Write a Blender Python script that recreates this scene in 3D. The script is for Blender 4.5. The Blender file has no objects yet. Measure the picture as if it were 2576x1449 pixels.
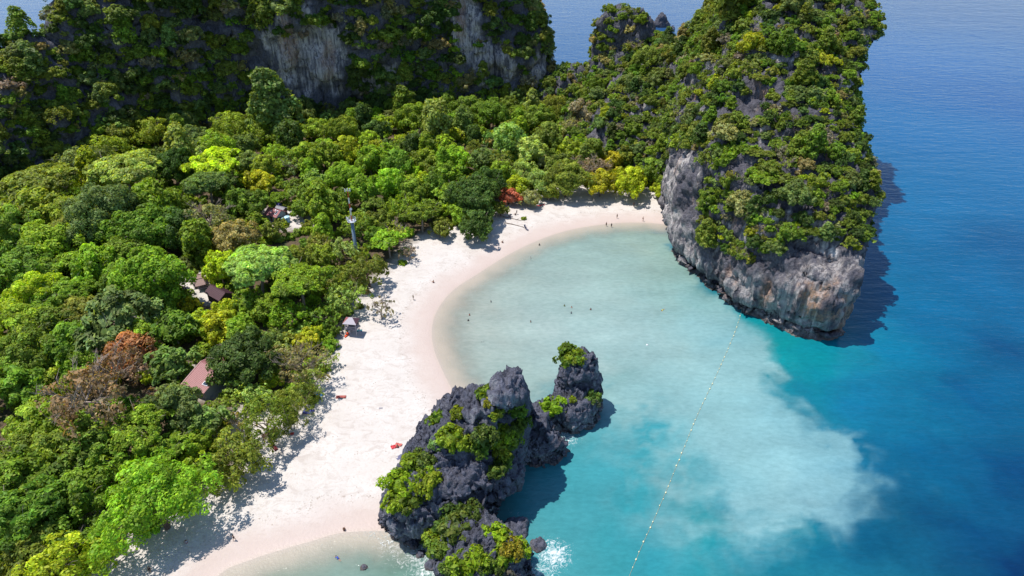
import bpy, bmesh, math, random
import numpy as np
from mathutils import Vector, Matrix

random.seed(7)
RNG = np.random.default_rng(7)
scene = bpy.context.scene
COL = scene.collection

# ------------------------------------------------------------------ camera, sky, sun, exposure
CAM_H, CAM_PITCH, FPX = 115.0, 33.0, 1717.0          # drone height (m), degrees below the horizon, focal length in 2576-wide pixels
cam_d = bpy.data.cameras.new("camera")
cam_d.sensor_width = 36.0
cam_d.lens = 36.0 * FPX / 2576.0
cam_d.clip_start = 1.0
cam_d.clip_end = 60000.0
cam = bpy.data.objects.new("camera", cam_d)
cam.location = (0, 0, CAM_H)
cam.rotation_euler = (math.radians(90 - CAM_PITCH), 0, 0)
COL.objects.link(cam)
scene.camera = cam

SUN_EL = math.radians(69)
SUN_AZ = Vector((-0.955, 0.295))                     # horizontal direction towards the sun
SUN_DIR = Vector((SUN_AZ.x * math.cos(SUN_EL), SUN_AZ.y * math.cos(SUN_EL), math.sin(SUN_EL))).normalized()
sun_d = bpy.data.lights.new("sun", 'SUN')
sun_d.energy = 4.3
sun_d.angle = math.radians(0.53)
sun_d.color = (1.0, 0.955, 0.89)
sun = bpy.data.objects.new("sun", sun_d)
sun.rotation_euler = SUN_DIR.to_track_quat('Z', 'Y').to_euler()
sun.location = (0, 0, 300)
COL.objects.link(sun)

world = bpy.data.worlds.new("World")
scene.world = world
world.use_nodes = True
wn = world.node_tree
bg = wn.nodes['Background']
sky = wn.nodes.new('ShaderNodeTexSky')
sky.sky_type = 'NISHITA'
sky.sun_disc = False
sky.sun_elevation = SUN_EL
sky.sun_rotation = math.atan2(SUN_AZ.x, SUN_AZ.y)
sky.air_density = 1.0
sky.dust_density = 0.2
sky.ozone_density = 2.5
wn.links.new(sky.outputs[0], bg.inputs[0])
bg.inputs[1].default_value = 0.13

vs = scene.view_settings
vs.view_transform = 'Standard'
vs.look = 'None'
vs.exposure = 0.38
vs.gamma = 1.0
vs.use_curve_mapping = False
scene.render.engine = 'CYCLES'
cy = scene.cycles
cy.use_denoising = True
cy.max_bounces = 4
cy.diffuse_bounces = 2
cy.glossy_bounces = 2
cy.transmission_bounces = 2
cy.transparent_max_bounces = 4
cy.caustics_reflective = False
cy.caustics_refractive = False

# ------------------------------------------------------------------ helpers: ground survey
_a = math.radians(CAM_PITCH)
def P(px, py, z=0.0):
    """the place on the level z that lies under a spot of the survey picture (2576 x 1449)"""
    x = (px - 1288.0) / FPX
    y = -(py - 724.5) / FPX
    d = (x, math.cos(_a) + y * math.sin(_a), -math.sin(_a) + y * math.cos(_a))
    t = (z - CAM_H) / d[2]
    return Vector((d[0] * t, d[1] * t, z))

def Qn(p):
    """picture coordinates of an array of places"""
    p = np.asarray(p, float)
    dz = p[:, 2] - CAM_H
    dep = p[:, 1] * math.cos(_a) - dz * math.sin(_a)
    up = p[:, 1] * math.sin(_a) + dz * math.cos(_a)
    return np.stack([1288 + FPX * p[:, 0] / dep, 724.5 - FPX * up / dep, dep], 1)

def lin(r, g, b):
    f = lambda c: (c / 255.0 / 12.92) if c <= 10.3 else ((c / 255.0 + 0.055) / 1.055) ** 2.4
    return (f(r), f(g), f(b))

def smooth(a, b, x):
    t = np.clip((x - a) / (b - a), 0, 1)
    return t * t * (3 - 2 * t)

# ------------------------------------------------------------------ helpers: noise
def _hash(ix, iy, iz, seed):
    h = (ix.astype(np.uint32) * np.uint32(374761393) + iy.astype(np.uint32) * np.uint32(668265263)
         + iz.astype(np.uint32) * np.uint32(2246822519) + np.uint32(seed * 3266489917 & 0xffffffff))
    h = (h ^ (h >> np.uint32(15))) * np.uint32(2246822519)
    h = (h ^ (h >> np.uint32(13))) * np.uint32(3266489917)
    return h ^ (h >> np.uint32(16))

def noise3(p, seed=0):
    p = np.asarray(p, float)
    i = np.floor(p).astype(np.int64)
    f = p - i
    u = f * f * f * (f * (f * 6 - 15) + 10)
    out = np.zeros(len(p))
    for dx in (0, 1):
        wx = u[:, 0] if dx else 1 - u[:, 0]
        for dy in (0, 1):
            wy = u[:, 1] if dy else 1 - u[:, 1]
            for dz in (0, 1):
                wz = u[:, 2] if dz else 1 - u[:, 2]
                h = _hash(i[:, 0] + dx, i[:, 1] + dy, i[:, 2] + dz, seed)
                gx = (h & np.uint32(1023)) / 511.5 - 1
                gy = ((h >> np.uint32(10)) & np.uint32(1023)) / 511.5 - 1
                gz = ((h >> np.uint32(20)) & np.uint32(1023)) / 511.5 - 1
                out += wx * wy * wz * (gx * (f[:, 0] - dx) + gy * (f[:, 1] - dy) + gz * (f[:, 2] - dz))
    return out * 1.3

def fbm(p, octv=4, seed=0, gain=0.5):
    p = np.asarray(p, float)
    s = np.zeros(len(p)); a = 1.0
    for k in range(octv):
        s += a * noise3(p, seed + k * 17); p = p * 2.03; a *= gain
    return s

def ridged(p, octv=4, seed=0, gain=0.5):
    p = np.asarray(p, float)
    s = np.zeros(len(p)); a = 1.0
    for k in range(octv):
        s += a * (1 - 2.2 * np.abs(noise3(p, seed + k * 31))); p = p * 2.1; a *= gain
    return s

# ------------------------------------------------------------------ helpers: meshes and objects
def mesh_np(name, v, f, col=None, mats=(), smooth_shade=False, attrs=None):
    """mesh from numpy vertices and equal-length faces; col = per-vertex colour"""
    v = np.asarray(v, np.float32); f = np.asarray(f, np.int32)
    me = bpy.data.meshes.new(name)
    n = f.shape[1]
    me.vertices.add(len(v)); me.vertices.foreach_set('co', v.ravel())
    me.loops.add(f.size); me.loops.foreach_set('vertex_index', f.ravel())
    me.polygons.add(len(f))
    me.polygons.foreach_set('loop_start', np.arange(0, f.size, n, dtype=np.int32))
    try:
        me.polygons.foreach_set('loop_total', np.full(len(f), n, np.int32))
    except Exception:
        pass
    if smooth_shade:
        me.polygons.foreach_set('use_smooth', np.ones(len(f), bool))
    if col is not None:
        a = me.color_attributes.new('tint', 'FLOAT_COLOR', 'POINT')
        c = np.ones((len(v), 4), np.float32); c[:, :3] = col
        a.data.foreach_set('color', c.ravel())
    for k, val in (attrs or {}).items():
        a = me.attributes.new(k, 'FLOAT', 'POINT')
        a.data.foreach_set('value', np.asarray(val, np.float32))
    for m in mats:
        me.materials.append(m)
    me.update(calc_edges=True)
    return me

def ob(name, data, parent=None, loc=None, **props):
    o = bpy.data.objects.new(name, data)
    COL.objects.link(o)
    if parent is not None:
        o.parent = parent
    if loc is not None:
        o.location = loc
    for k, v in props.items():
        o[k] = v
    return o

def copy_tree(src, parent=None):
    c = src.copy()
    COL.objects.link(c)
    c.parent = parent
    for ch in src.children:
        copy_tree(ch, c)
    return c

class MB:
    """collects boxes, tubes, lathes; build() makes one mesh"""
    def __init__(s): s.v = []; s.f = []
    def add(s, v, f):
        o = len(s.v); s.v += [tuple(p) for p in v]; s.f += [tuple(i + o for i in q) for q in f]
    def box(s, c, size, rz=0.0, tilt=None):
        m = Matrix.Rotation(rz, 3, 'Z')
        if tilt is not None: m = m @ tilt
        v = [Vector(c) + m @ Vector((size[0] / 2 * x, size[1] / 2 * y, size[2] / 2 * z)) for x in (-1, 1) for y in (-1, 1) for z in (-1, 1)]
        s.add(v, [(0, 1, 3, 2), (4, 6, 7, 5), (0, 4, 5, 1), (2, 3, 7, 6), (0, 2, 6, 4), (1, 5, 7, 3)])
    def tube(s, pts, rad, n=6, cap=True):
        pts = [Vector(p) for p in pts]
        base = len(s.v); ref = None
        for i, p in enumerate(pts):
            d = (pts[min(i + 1, len(pts) - 1)] - pts[max(i - 1, 0)]).normalized()
            if ref is None:
                ref = d.orthogonal().normalized()
            ref = (ref - d * ref.dot(d)).normalized()
            b = d.cross(ref)
            r = rad[i] if hasattr(rad, '__len__') else rad
            for k in range(n):
                t = 2 * math.pi * k / n
                s.v.append(tuple(p + (ref * math.cos(t) + b * math.sin(t)) * r))
        for i in range(len(pts) - 1):
            for k in range(n):
                s.f.append((base + i * n + k, base + i * n + (k + 1) % n, base + (i + 1) * n + (k + 1) % n, base + (i + 1) * n + k))
        if cap:
            s.f.append(tuple(base + k for k in reversed(range(n))))
            s.f.append(tuple(base + (len(pts) - 1) * n + k for k in range(n)))
    def lathe(s, prof, c=(0, 0, 0), n=16):
        base = len(s.v)
        for r, z in prof:
            for k in range(n):
                t = 2 * math.pi * k / n
                s.v.append((c[0] + r * math.cos(t), c[1] + r * math.sin(t), c[2] + z))
        for i in range(len(prof) - 1):
            for k in range(n):
                s.f.append((base + i * n + k, base + i * n + (k + 1) % n, base + (i + 1) * n + (k + 1) % n, base + (i + 1) * n + k))
        s.f.append(tuple(base + k for k in reversed(range(n))))
        s.f.append(tuple(base + (len(prof) - 1) * n + k for k in range(n)))
    def mesh(s, name, mat, smooth_shade=False):
        me = bpy.data.meshes.new(name)
        me.from_pydata(s.v, [], s.f)
        me.materials.append(mat)
        if smooth_shade:
            me.polygons.foreach_set('use_smooth', np.ones(len(me.polygons), bool))
        me.update()
        return me
    def build(s, name, mat, parent=None, loc=None, smooth_shade=False, **props):
        return ob(name, s.mesh(name, mat, smooth_shade), parent, loc, **props)

# ------------------------------------------------------------------ helpers: materials
def new_mat(name):
    m = bpy.data.materials.new(name)
    m.use_nodes = True
    nt = m.node_tree
    return m, nt, nt.nodes['Principled BSDF']

def N(nt, typ, **kw):
    n = nt.nodes.new(typ)
    for k, v in kw.items():
        if k.startswith('i_'):
            n.inputs[k[2:].replace('_', ' ')].default_value = v
        else:
            setattr(n, k, v)
    return n

def ramp(nt, fac, stops, interp='LINEAR'):
    r = nt.nodes.new('ShaderNodeValToRGB')
    r.color_ramp.interpolation = interp
    el = r.color_ramp.elements
    while len(el) > 1: el.remove(el[-1])
    el[0].position = stops[0][0]; el[0].color = (*stops[0][1], 1)
    for p, c in stops[1:]:
        e = el.new(p); e.color = (*c, 1)
    nt.links.new(fac, r.inputs[0])
    return r.outputs[0]

def mixc(nt, fac, a, b, blend='MIX'):
    m = nt.nodes.new('ShaderNodeMix'); m.data_type = 'RGBA'; m.blend_type = blend
    for i, x in ((0, fac), (6, a), (7, b)):
        if isinstance(x, (int, float)): m.inputs[i].default_value = x
        elif isinstance(x, tuple): m.inputs[i].default_value = (*x, 1)
        else: nt.links.new(x, m.inputs[i])
    return m.outputs[2]

def mth(nt, op, a, b=None, clamp=False):
    m = nt.nodes.new('ShaderNodeMath'); m.operation = op; m.use_clamp = clamp
    for i, x in ((0, a), (1, b)):
        if x is None: continue
        if isinstance(x, (int, float)): m.inputs[i].default_value = x
        else: nt.links.new(x, m.inputs[i])
    return m.outputs[0]

def wpos(nt, scale=(1, 1, 1)):
    g = nt.nodes.new('ShaderNodeNewGeometry')
    mp = nt.nodes.new('ShaderNodeMapping'); mp.inputs['Scale'].default_value = scale
    nt.links.new(g.outputs['Position'], mp.inputs[0])
    return mp.outputs[0]

def tex(nt, vec, scale, detail=4, rough=0.55, typ='ShaderNodeTexNoise', out=0, distortion=0.0):
    n = nt.nodes.new(typ)
    n.inputs['Scale'].default_value = scale
    if typ == 'ShaderNodeTexNoise':
        n.inputs['Detail'].default_value = detail; n.inputs['Roughness'].default_value = rough
        n.inputs['Distortion'].default_value = distortion
    nt.links.new(vec, n.inputs['Vector'])
    return n.outputs[out]

def bump(nt, bsdf, height, strength=0.5, dist=0.2):
    b = nt.nodes.new('ShaderNodeBump')
    b.inputs['Strength'].default_value = strength; b.inputs['Distance'].default_value = dist
    nt.links.new(height, b.inputs['Height'])
    nt.links.new(b.outputs[0], bsdf.inputs['Normal'])

def flat_mat(name, c, rough=0.6, noise=0.12, scale=3.0, metal=0.0):
    m, nt, b = new_mat(name)
    t = nt.nodes.new('ShaderNodeTexCoord')
    n = tex(nt, t.outputs['Object'], scale, 5)
    col = mixc(nt, n, tuple(x * (1 - noise * 1.6) for x in c), tuple(min(1, x * (1 + noise * 1.6)) for x in c))
    nt.links.new(col, b.inputs['Base Color'])
    b.inputs['Roughness'].default_value = rough; b.inputs['Metallic'].default_value = metal
    return m

def tint_mat(name, rough=0.7):
    """takes the object's own colour"""
    m, nt, b = new_mat(name)
    oi = nt.nodes.new('ShaderNodeObjectInfo'); t = nt.nodes.new('ShaderNodeTexCoord')
    n = tex(nt, t.outputs['Object'], 9.0, 3)
    nt.links.new(mixc(nt, 1.0, oi.outputs['Color'], ramp(nt, n, [(0.2, (.8, .8, .8)), (0.8, (1, 1, 1))]), 'MULTIPLY'), b.inputs['Base Color'])
    b.inputs['Roughness'].default_value = rough
    return m

# leaf: own colour of the tree x colour of the single leaf, part of the light passes through
def leaf_mat(name, trans=0.45, mass=False):
    m, nt, b = new_mat(name)
    at = N(nt, 'ShaderNodeAttribute', attribute_name='tint')
    if mass: oi = N(nt, 'ShaderNodeAttribute', attribute_name='plant_colour', attribute_type='INSTANCER')
    else: oi = nt.nodes.new('ShaderNodeObjectInfo')
    c = mixc(nt, 1.0, at.outputs['Color'], oi.outputs['Color'], 'MULTIPLY')
    nt.links.new(c, b.inputs['Base Color'])
    b.inputs['Roughness'].default_value = 0.55
    b.inputs['Specular IOR Level'].default_value = 0.28
    tr = nt.nodes.new('ShaderNodeBsdfTranslucent')
    nt.links.new(mixc(nt, 1.0, c, (1.3, 1.2, 0.4), 'MULTIPLY'), tr.inputs[0])
    mx = nt.nodes.new('ShaderNodeMixShader'); mx.inputs[0].default_value = trans
    nt.links.new(b.outputs[0], mx.inputs[1]); nt.links.new(tr.outputs[0], mx.inputs[2])
    nt.links.new(mx.outputs[0], nt.nodes['Material Output'].inputs[0])
    return m
LEAF = leaf_mat('leaf')
LEAF_MASS = leaf_mat('leaf_of_massed_plants', mass=True)

def bark_mat():
    m, nt, b = new_mat('bark')
    oi = nt.nodes.new('ShaderNodeObjectInfo')
    n = tex(nt, wpos(nt, (2, 2, .6)), 2.0, 4)
    nt.links.new(mixc(nt, 1.0, oi.outputs['Color'], ramp(nt, n, [(.25, (.55, .5, .48)), (.75, (1.15, 1.1, 1.05))]), 'MULTIPLY'), b.inputs['Base Color'])
    b.inputs['Roughness'].default_value = 0.85
    return m
BARK = bark_mat()

def rock_mat(name, dark, pale, orange, pale_amt, orange_amt, flank_lo=0.25, flank_hi=0.6):
    m, nt, b = new_mat(name)
    g = nt.nodes.new('ShaderNodeNewGeometry')
    sp = nt.nodes.new('ShaderNodeSeparateXYZ'); nt.links.new(g.outputs['Normal'], sp.inputs[0])
    pz = nt.nodes.new('ShaderNodeSeparateXYZ'); nt.links.new(g.outputs['Position'], pz.inputs[0])
    patch = tex(nt, wpos(nt, (1, 1, 1)), 0.075, 4, 0.6)
    streak = tex(nt, wpos(nt, (1, 1, .09)), 0.55, 5, 0.65, distortion=0.4)
    fine = tex(nt, wpos(nt), 1.1, 6, 0.7)
    steep = ramp(nt, sp.outputs[2], [(flank_lo, (1, 1, 1)), (flank_hi, (0, 0, 0))])
    big_ = tex(nt, wpos(nt), 0.28, 5, 0.65)
    base = mixc(nt, ramp(nt, mth(nt, 'ADD', mth(nt, 'MULTIPLY', fine, .6), mth(nt, 'MULTIPLY', big_, .4)), [(.36, (0, 0, 0)), (.66, (1, 1, 1))]), tuple(x * .75 for x in dark), tuple(min(1, x * 2.6) for x in dark))
    pf = mth(nt, 'MULTIPLY', mth(nt, 'MULTIPLY', ramp(nt, streak, [(.40, (0, 0, 0)), (.60, (1, 1, 1))]), steep),
             ramp(nt, patch, [(.62 - pale_amt, (.08, .08, .08)), (.72 - pale_amt, (1, 1, 1))]))
    fr = N(nt, 'ShaderNodeAttribute', attribute_name='fresh').outputs['Fac']
    s2 = tex(nt, wpos(nt, (1, 1, .05)), 1.1, 5, 0.7)
    fs = mth(nt, 'MULTIPLY', mth(nt, 'MULTIPLY', fr, ramp(nt, streak, [(.40, (.08, .08, .08)), (.56, (1, 1, 1))])), ramp(nt, s2, [(.36, (.1, .1, .1)), (.52, (1, 1, 1))]))
    pf = mth(nt, 'MAXIMUM', pf, fs)
    c1 = mixc(nt, mth(nt, 'MULTIPLY', pf, .9), base, mixc(nt, fine, pale, tuple(x * 1.35 for x in pale)))
    op = tex(nt, wpos(nt, (1, 1, .4)), 0.11, 5, 0.65, distortion=.8)
    of = mth(nt, 'MULTIPLY', mth(nt, 'MULTIPLY', ramp(nt, op, [(.66 - orange_amt, (0, 0, 0)), (.78 - orange_amt, (1, 1, 1))]), steep),
             ramp(nt, streak, [(.35, (.25, .25, .25)), (.6, (1, 1, 1))]))
    os = N(nt, 'ShaderNodeAttribute', attribute_name='rust').outputs['Fac']
    of = mth(nt, 'MAXIMUM', of, mth(nt, 'MULTIPLY', os, ramp(nt, fine, [(.35, (.1, .1, .1)), (.6, (1, 1, 1))])))
    c2 = mixc(nt, mth(nt, 'MULTIPLY', of, .8), c1, orange)
    tide = ramp(nt, mth(nt, 'ADD', mth(nt, 'MULTIPLY', pz.outputs[2], .2), mth(nt, 'MULTIPLY', fine, .15)), [(.06, (1, 1, 1)), (.22, (0, 0, 0))])
    c3 = mixc(nt, mth(nt, 'MULTIPLY', tide, .75), c2, (.16, .115, .08))
    nt.links.new(c3, b.inputs['Base Color'])
    b.inputs['Roughness'].default_value = 0.9
    b.inputs['Specular IOR Level'].default_value = 0.2
    vo = tex(nt, wpos(nt, (1, 1, .5)), 0.9, typ='ShaderNodeTexVoronoi', out=0)
    h = mth(nt, 'ADD', mth(nt, 'MULTIPLY', fine, 1.0), mth(nt, 'ADD', mth(nt, 'MULTIPLY', streak, .8), mth(nt, 'MULTIPLY', vo, .5)))
    bump(nt, b, h, 1.0, 0.9)
    return m
ROCK_NEAR = rock_mat('karst_near', (.066, .069, .092), (.34, .34, .37), (.32, .19, .11), 0.10, -0.01, .2, .9)
ROCK_HEAD = rock_mat('karst_headland', (.058, .056, .068), (.58, .53, .50), (.52, .29, .16), 0.10, 0.07, .45, .85)
ROCK_BACK = rock_mat('karst_massif', (.060, .060, .072), (.58, .53, .51), (.50, .28, .17), -0.02, 0.0)
# ------------------------------------------------------------------ outline of the land
def px2w(lst, z=0.0):
    return [tuple(P(x, y, z)[:2]) for x, y in lst]

SHORE = [(-95, -30), (-72, 40), (-60, 66)] + px2w([(547, 1449), (620, 1412), (700, 1385), (780, 1362), (859, 1340), (940, 1335), (1000, 1330), (1100, 1280),
         (1180, 1180), (1190, 1090), (1165, 1020), (1140, 985), (1112, 930), (1092, 880), (1086, 830), (1100, 780), (1140, 730), (1200, 690),
         (1280, 640), (1360, 602), (1440, 577), (1540, 562), (1620, 560), (1690, 566)])
LAND = SHORE + [(66, 240), (80, 300), (70, 340), (40, 346), (10, 350), (-30, 385), (-200, 425), (-262, 300), (-280, 180), (-330, 60), (-330, -30)]
VEG = [(-120, -30), (-98, 60)] + px2w([(250, 1449), (300, 1385), (420, 1320), (530, 1255), (650, 1180), (700, 1120), (770, 1050), (835, 960), (862, 890), (885, 825),
       (920, 770), (965, 715), (1005, 680), (1050, 625), (1110, 590), (1180, 575), (1235, 560), (1250, 535), (1300, 512), (1380, 492), (1460, 478),
       (1560, 478), (1640, 490), (1700, 500)])
FOREST = VEG + [(70, 260), (80, 330), (40, 362), (-20, 380), (-200, 420), (-262, 300), (-300, 100), (-320, -30)]
CLEARINGS = [(P(492, 705, 4), 6.0), (P(745, 548, 4), 5.5), (P(700, 536, 4), 4.5), (P(515, 945, 4), 5.0), (P(232, 1318, 3), 4.0), (P(640, 1060, 3), 5.0), (P(535, 725, 4), 4.0)]

def in_poly(pts, poly):
    x, y = pts[:, 0], pts[:, 1]
    r = np.zeros(len(pts), bool)
    n = len(poly)
    for i in range(n):
        x1, y1 = poly[i]; x2, y2 = poly[(i + 1) % n]
        c = ((y1 > y) != (y2 > y))
        with np.errstate(divide='ignore', invalid='ignore'):
            r ^= c & (x < (x2 - x1) * (y - y1) / (y2 - y1 + 1e-12) + x1)
    return r

def seg_dist(pts, line, closed=False):
    d = np.full(len(pts), 1e9)
    L = list(line) + ([line[0]] if closed else [])
    for (x1, y1), (x2, y2) in zip(L[:-1], L[1:]):
        ex, ey = x2 - x1, y2 - y1
        t = np.clip(((pts[:, 0] - x1) * ex + (pts[:, 1] - y1) * ey) / (ex * ex + ey * ey + 1e-9), 0, 1)
        d = np.minimum(d, np.hypot(pts[:, 0] - x1 - t * ex, pts[:, 1] - y1 - t * ey))
    return d

def crs(line, k=4, closed=False):
    """rounded polyline"""
    L = [np.array(p, float) for p in line]
    n = len(L); out = []
    rng = range(n) if closed else range(n - 1)
    for i in rng:
        if closed: p0, p1, p2, p3 = L[i - 1], L[i], L[(i + 1) % n], L[(i + 2) % n]
        else: p0, p1, p2, p3 = L[max(i - 1, 0)], L[i], L[i + 1], L[min(i + 2, n - 1)]
        for j in range(k):
            t = j / k
            out.append(tuple(0.5 * ((2 * p1) + (-p0 + p2) * t + (2 * p0 - 5 * p1 + 4 * p2 - p3) * t * t + (-p0 + 3 * p1 - 3 * p2 + p3) * t ** 3)))
    if not closed: out.append(tuple(L[-1]))
    return out
SHORE_S = crs(SHORE, 4)
LAND_S = SHORE_S + LAND[len(SHORE):]

def land_dist(pts):
    d = seg_dist(pts, SHORE_S)
    d2 = seg_dist(pts, LAND[len(SHORE) - 1:])
    inside = in_poly(pts, LAND_S)
    return np.where(inside, np.minimum(d, d2 * 3), -np.minimum(d, d2))

def veg_dist(pts):
    d = seg_dist(pts, VEG)
    return np.where(in_poly(pts, FOREST), d, -d)

def ground_z(pts):
    pts = np.asarray(pts, float)
    d = land_dist(pts); w = veg_dist(pts)
    p3 = np.column_stack([pts, np.zeros(len(pts))])
    z = np.where(d > 0, 2.3 * (1 - np.exp(-np.clip(d, 0, 500) / 22.0)), np.maximum(d * 0.09, -7))
    z = z + np.clip(w, 0, 200) * 0.022 + np.where(d > 0, smooth(0, 8, d), 0) * (0.16 * fbm(p3 * .11, 3, 5) + .05 * noise3(p3 * .6, 8))
    z += np.where(w > 0, smooth(0, 12, w), 0) * .5 * fbm(p3 * .06, 3, 9)
    return z

def gz(x, y):
    return float(ground_z(np.array([[x, y]]))[0])

# ------------------------------------------------------------------ ground sheet
xs = np.concatenate([np.arange(-330, -130, 2.5), np.arange(-130, 75, 1.0), np.arange(75, 130, 2.5)])
ys = np.concatenate([np.arange(-30, 70, 2.5), np.arange(70, 265, 1.0), np.arange(265, 450, 3.0)])
gx, gy = np.meshgrid(xs, ys)
gp = np.column_stack([gx.ravel(), gy.ravel()])
gzv = ground_z(gp)
nx_, ny_ = len(xs), len(ys)
idx = np.arange(nx_ * ny_).reshape(ny_, nx_)
quads = np.stack([idx[:-1, :-1].ravel(), idx[:-1, 1:].ravel(), idx[1:, 1:].ravel(), idx[1:, :-1].ravel()], 1)
keep = gzv[quads].max(1) > -6.8
fd = veg_dist(gp)
for c, r in CLEARINGS:
    fd = np.minimum(fd, (np.hypot(gp[:, 0] - c.x, gp[:, 1] - c.y) - r) * 1.2)
def ground_mat():
    m, nt, b = new_mat('sand_and_forest_floor')
    sd = N(nt, 'ShaderNodeAttribute', attribute_name='shore').outputs['Fac']
    vd = N(nt, 'ShaderNodeAttribute', attribute_name='forest').outputs['Fac']
    w = wpos(nt)
    n1 = tex(nt, w, 0.16, 5, .6); n2 = tex(nt, w, 1.6, 5, .65); n3 = tex(nt, w, 0.05, 3)
    dry = mixc(nt, ramp(nt, n1, [(.3, (0, 0, 0)), (.7, (1, 1, 1))]), (.53, .485, .445), (.595, .555, .52))
    dry = mixc(nt, ramp(nt, n2, [(.30, (1, 1, 1)), (.46, (0, 0, 0))]), dry, (.50, .44, .39))
    # trodden paths, leaf crumbs, a wrack line left by the last tide
    trk = tex(nt, wpos(nt, (.5, .9, 1)), 0.55, 6, .75, distortion=1.0)
    dry = mixc(nt, ramp(nt, trk, [(.50, (0, 0, 0)), (.62, (.8, .8, .8))]), dry, (.46, .405, .365))
    spk = tex(nt, w, 0.9, typ='ShaderNodeTexVoronoi', out=0)
    wr = mth(nt, 'ADD', sd, mth(nt, 'MULTIPLY', mth(nt, 'SUBTRACT', n1, .5), 9.0))
    wrb = ramp(nt, mth(nt, 'DIVIDE', wr, 20.0), [(.36, (0, 0, 0)), (.42, (1, 1, 1)), (.50, (0, 0, 0))])
    wrack = mth(nt, 'MULTIPLY', wrb, ramp(nt, n2, [(.55, (0, 0, 0)), (.62, (.7, .7, .7))]))
    crumb = mth(nt, 'MULTIPLY', ramp(nt, spk, [(.10, (.85, .85, .85)), (.16, (0, 0, 0))]), ramp(nt, n1, [(.5, (0, 0, 0)), (.62, (1, 1, 1))]))
    dry = mixc(nt, mth(nt, 'MAXIMUM', wrack, crumb), dry, (.25, .19, .14))
    # wet belt along the water
    wetd = mth(nt, 'ADD', sd, mth(nt, 'MULTIPLY', mth(nt, 'SUBTRACT', n1, .5), 6.0))
    c = mixc(nt, ramp(nt, mth(nt, 'DIVIDE', wetd, 12.0), [(.06, (1, 1, 1)), (.35, (.75, .75, .75)), (.8, (0, 0, 0))]), dry, (.50, .405, .36))
    c = mixc(nt, ramp(nt, mth(nt, 'ADD', mth(nt, 'DIVIDE', sd, 30.0), .5), [(.46, (1, 1, 1)), (.53, (0, 0, 0))]), c, (.47, .395, .32))
    # fallen leaves and soil under the trees
    ff = mth(nt, 'ADD', vd, mth(nt, 'MULTIPLY', mth(nt, 'SUBTRACT', tex(nt, w, .35, 5, .7), .5), 9.0))
    fo = ramp(nt, mth(nt, 'DIVIDE', ff, 10.0), [(.0, (0, 0, 0)), (.55, (1, 1, 1))])
    litter = mixc(nt, ramp(nt, n2, [(.35, (0, 0, 0)), (.7, (1, 1, 1))]), (.055, .05, .026), (.15, .095, .062))
    litter = mixc(nt, ramp(nt, tex(nt, w, .22, 4), [(.55, (0, 0, 0)), (.68, (1, 1, 1))]), litter, (.035, .06, .02))
    c = mixc(nt, fo, c, litter)
    nt.links.new(c, b.inputs['Base Color'])
    nt.links.new(ramp(nt, mth(nt, 'DIVIDE', wetd, 12.0), [(.0, (.35, .35, .35)), (.3, (.9, .9, .9))]), b.inputs['Roughness'])
    b.inputs['Specular IOR Level'].default_value = .25
    h = mth(nt, 'ADD', mth(nt, 'MULTIPLY', n2, .6), mth(nt, 'MULTIPLY', n1, .8))
    bump(nt, b, h, .55, .35)
    return m
GROUND = ob('ground', mesh_np('ground', np.column_stack([gp, gzv]), quads[keep], mats=[ground_mat()], smooth_shade=True,
            attrs={'shore': land_dist(gp), 'forest': fd}), kind='structure', label='white sand beach and leaf-strewn forest floor of the bay')

# ------------------------------------------------------------------ sea
def var_axis(lo, hi, a, b, fine, ratio=1.09):
    v = list(np.arange(a, b + fine / 2, fine)); s = fine; x = v[-1]
    while x < hi: s *= ratio; x += s; v.append(x)
    s = fine; x = v[0]; left = []
    while x > lo: s *= ratio; x -= s; left.append(x)
    return np.array(left[::-1] + v)
wx = var_axis(-9000, 9000, -60, 165, 0.75, 1.10)
wy = var_axis(-4000, 16000, 62, 262, 0.75, 1.08)
WX, WY = np.meshgrid(wx, wy)
wp = np.column_stack([WX.ravel(), WY.ravel()])
w3 = np.column_stack([wp, np.zeros(len(wp))])

# colour of the water body by depth and stirred-up sand, surveyed at these spots
CLEAR = [((2540, 10), (38, 83, 144)), ((2560, 250), (15, 89, 154)), ((2300, 150), (33, 100, 164)), ((2330, 330), (15, 106, 164)), ((2450, 450), (7, 105, 158)),
         ((2330, 520), (8, 112, 164)), ((2560, 620), (0, 85, 134)), ((2420, 700), (0, 100, 149)), ((2250, 880), (0, 119, 158)), ((2330, 800), (0, 107, 154)), ((2420, 980), (0, 84, 131)),
         ((2560, 900), (0, 74, 121)), ((2560, 1200), (0, 61, 108)), ((2560, 1430), (0, 40, 94)), ((2300, 1150), (0, 96, 139)), ((2230, 1400), (0, 81, 118)), ((2400, 1300), (0, 62, 106)), ((2180, 1000), (13, 116, 158)),
         ((2060, 900), (16, 149, 160)), ((1960, 870), (20, 158, 160)), ((2080, 1420), (12, 104, 136)), ((1950, 1360), (20, 134, 149)), ((1800, 1380), (32, 146, 153)), ((1800, 1310), (48, 155, 160)),
         ((1620, 1400), (44, 153, 167)), ((1480, 1380), (54, 157, 165)), ((1420, 1420), (78, 163, 167)), ((1600, 1250), (60, 163, 172)), ((1480, 1180), (68, 159, 169)),
         ((1540, 1080), (72, 161, 171)), ((1420, 1280), (72, 155, 163)), ((1650, 1150), (80, 173, 182)), ((1640, 1330), (52, 155, 169)),
         ((1420, 40), (57, 100, 154)), ((1740, 40), (54, 97, 152)), ((1450, 110), (48, 97, 150)), ((1700, 110), (49, 97, 150)), ((20, 60), (38, 86, 147)), ((1900, 880), (22, 151, 154)),
         ((900, 1400), (148, 178, 165)), ((700, 1449), (142, 171, 153)), ((1000, 1420), (120, 155, 139)), ((800, 1380), (166, 182, 165)), ((1080, 1449), (104, 146, 133))]
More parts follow.
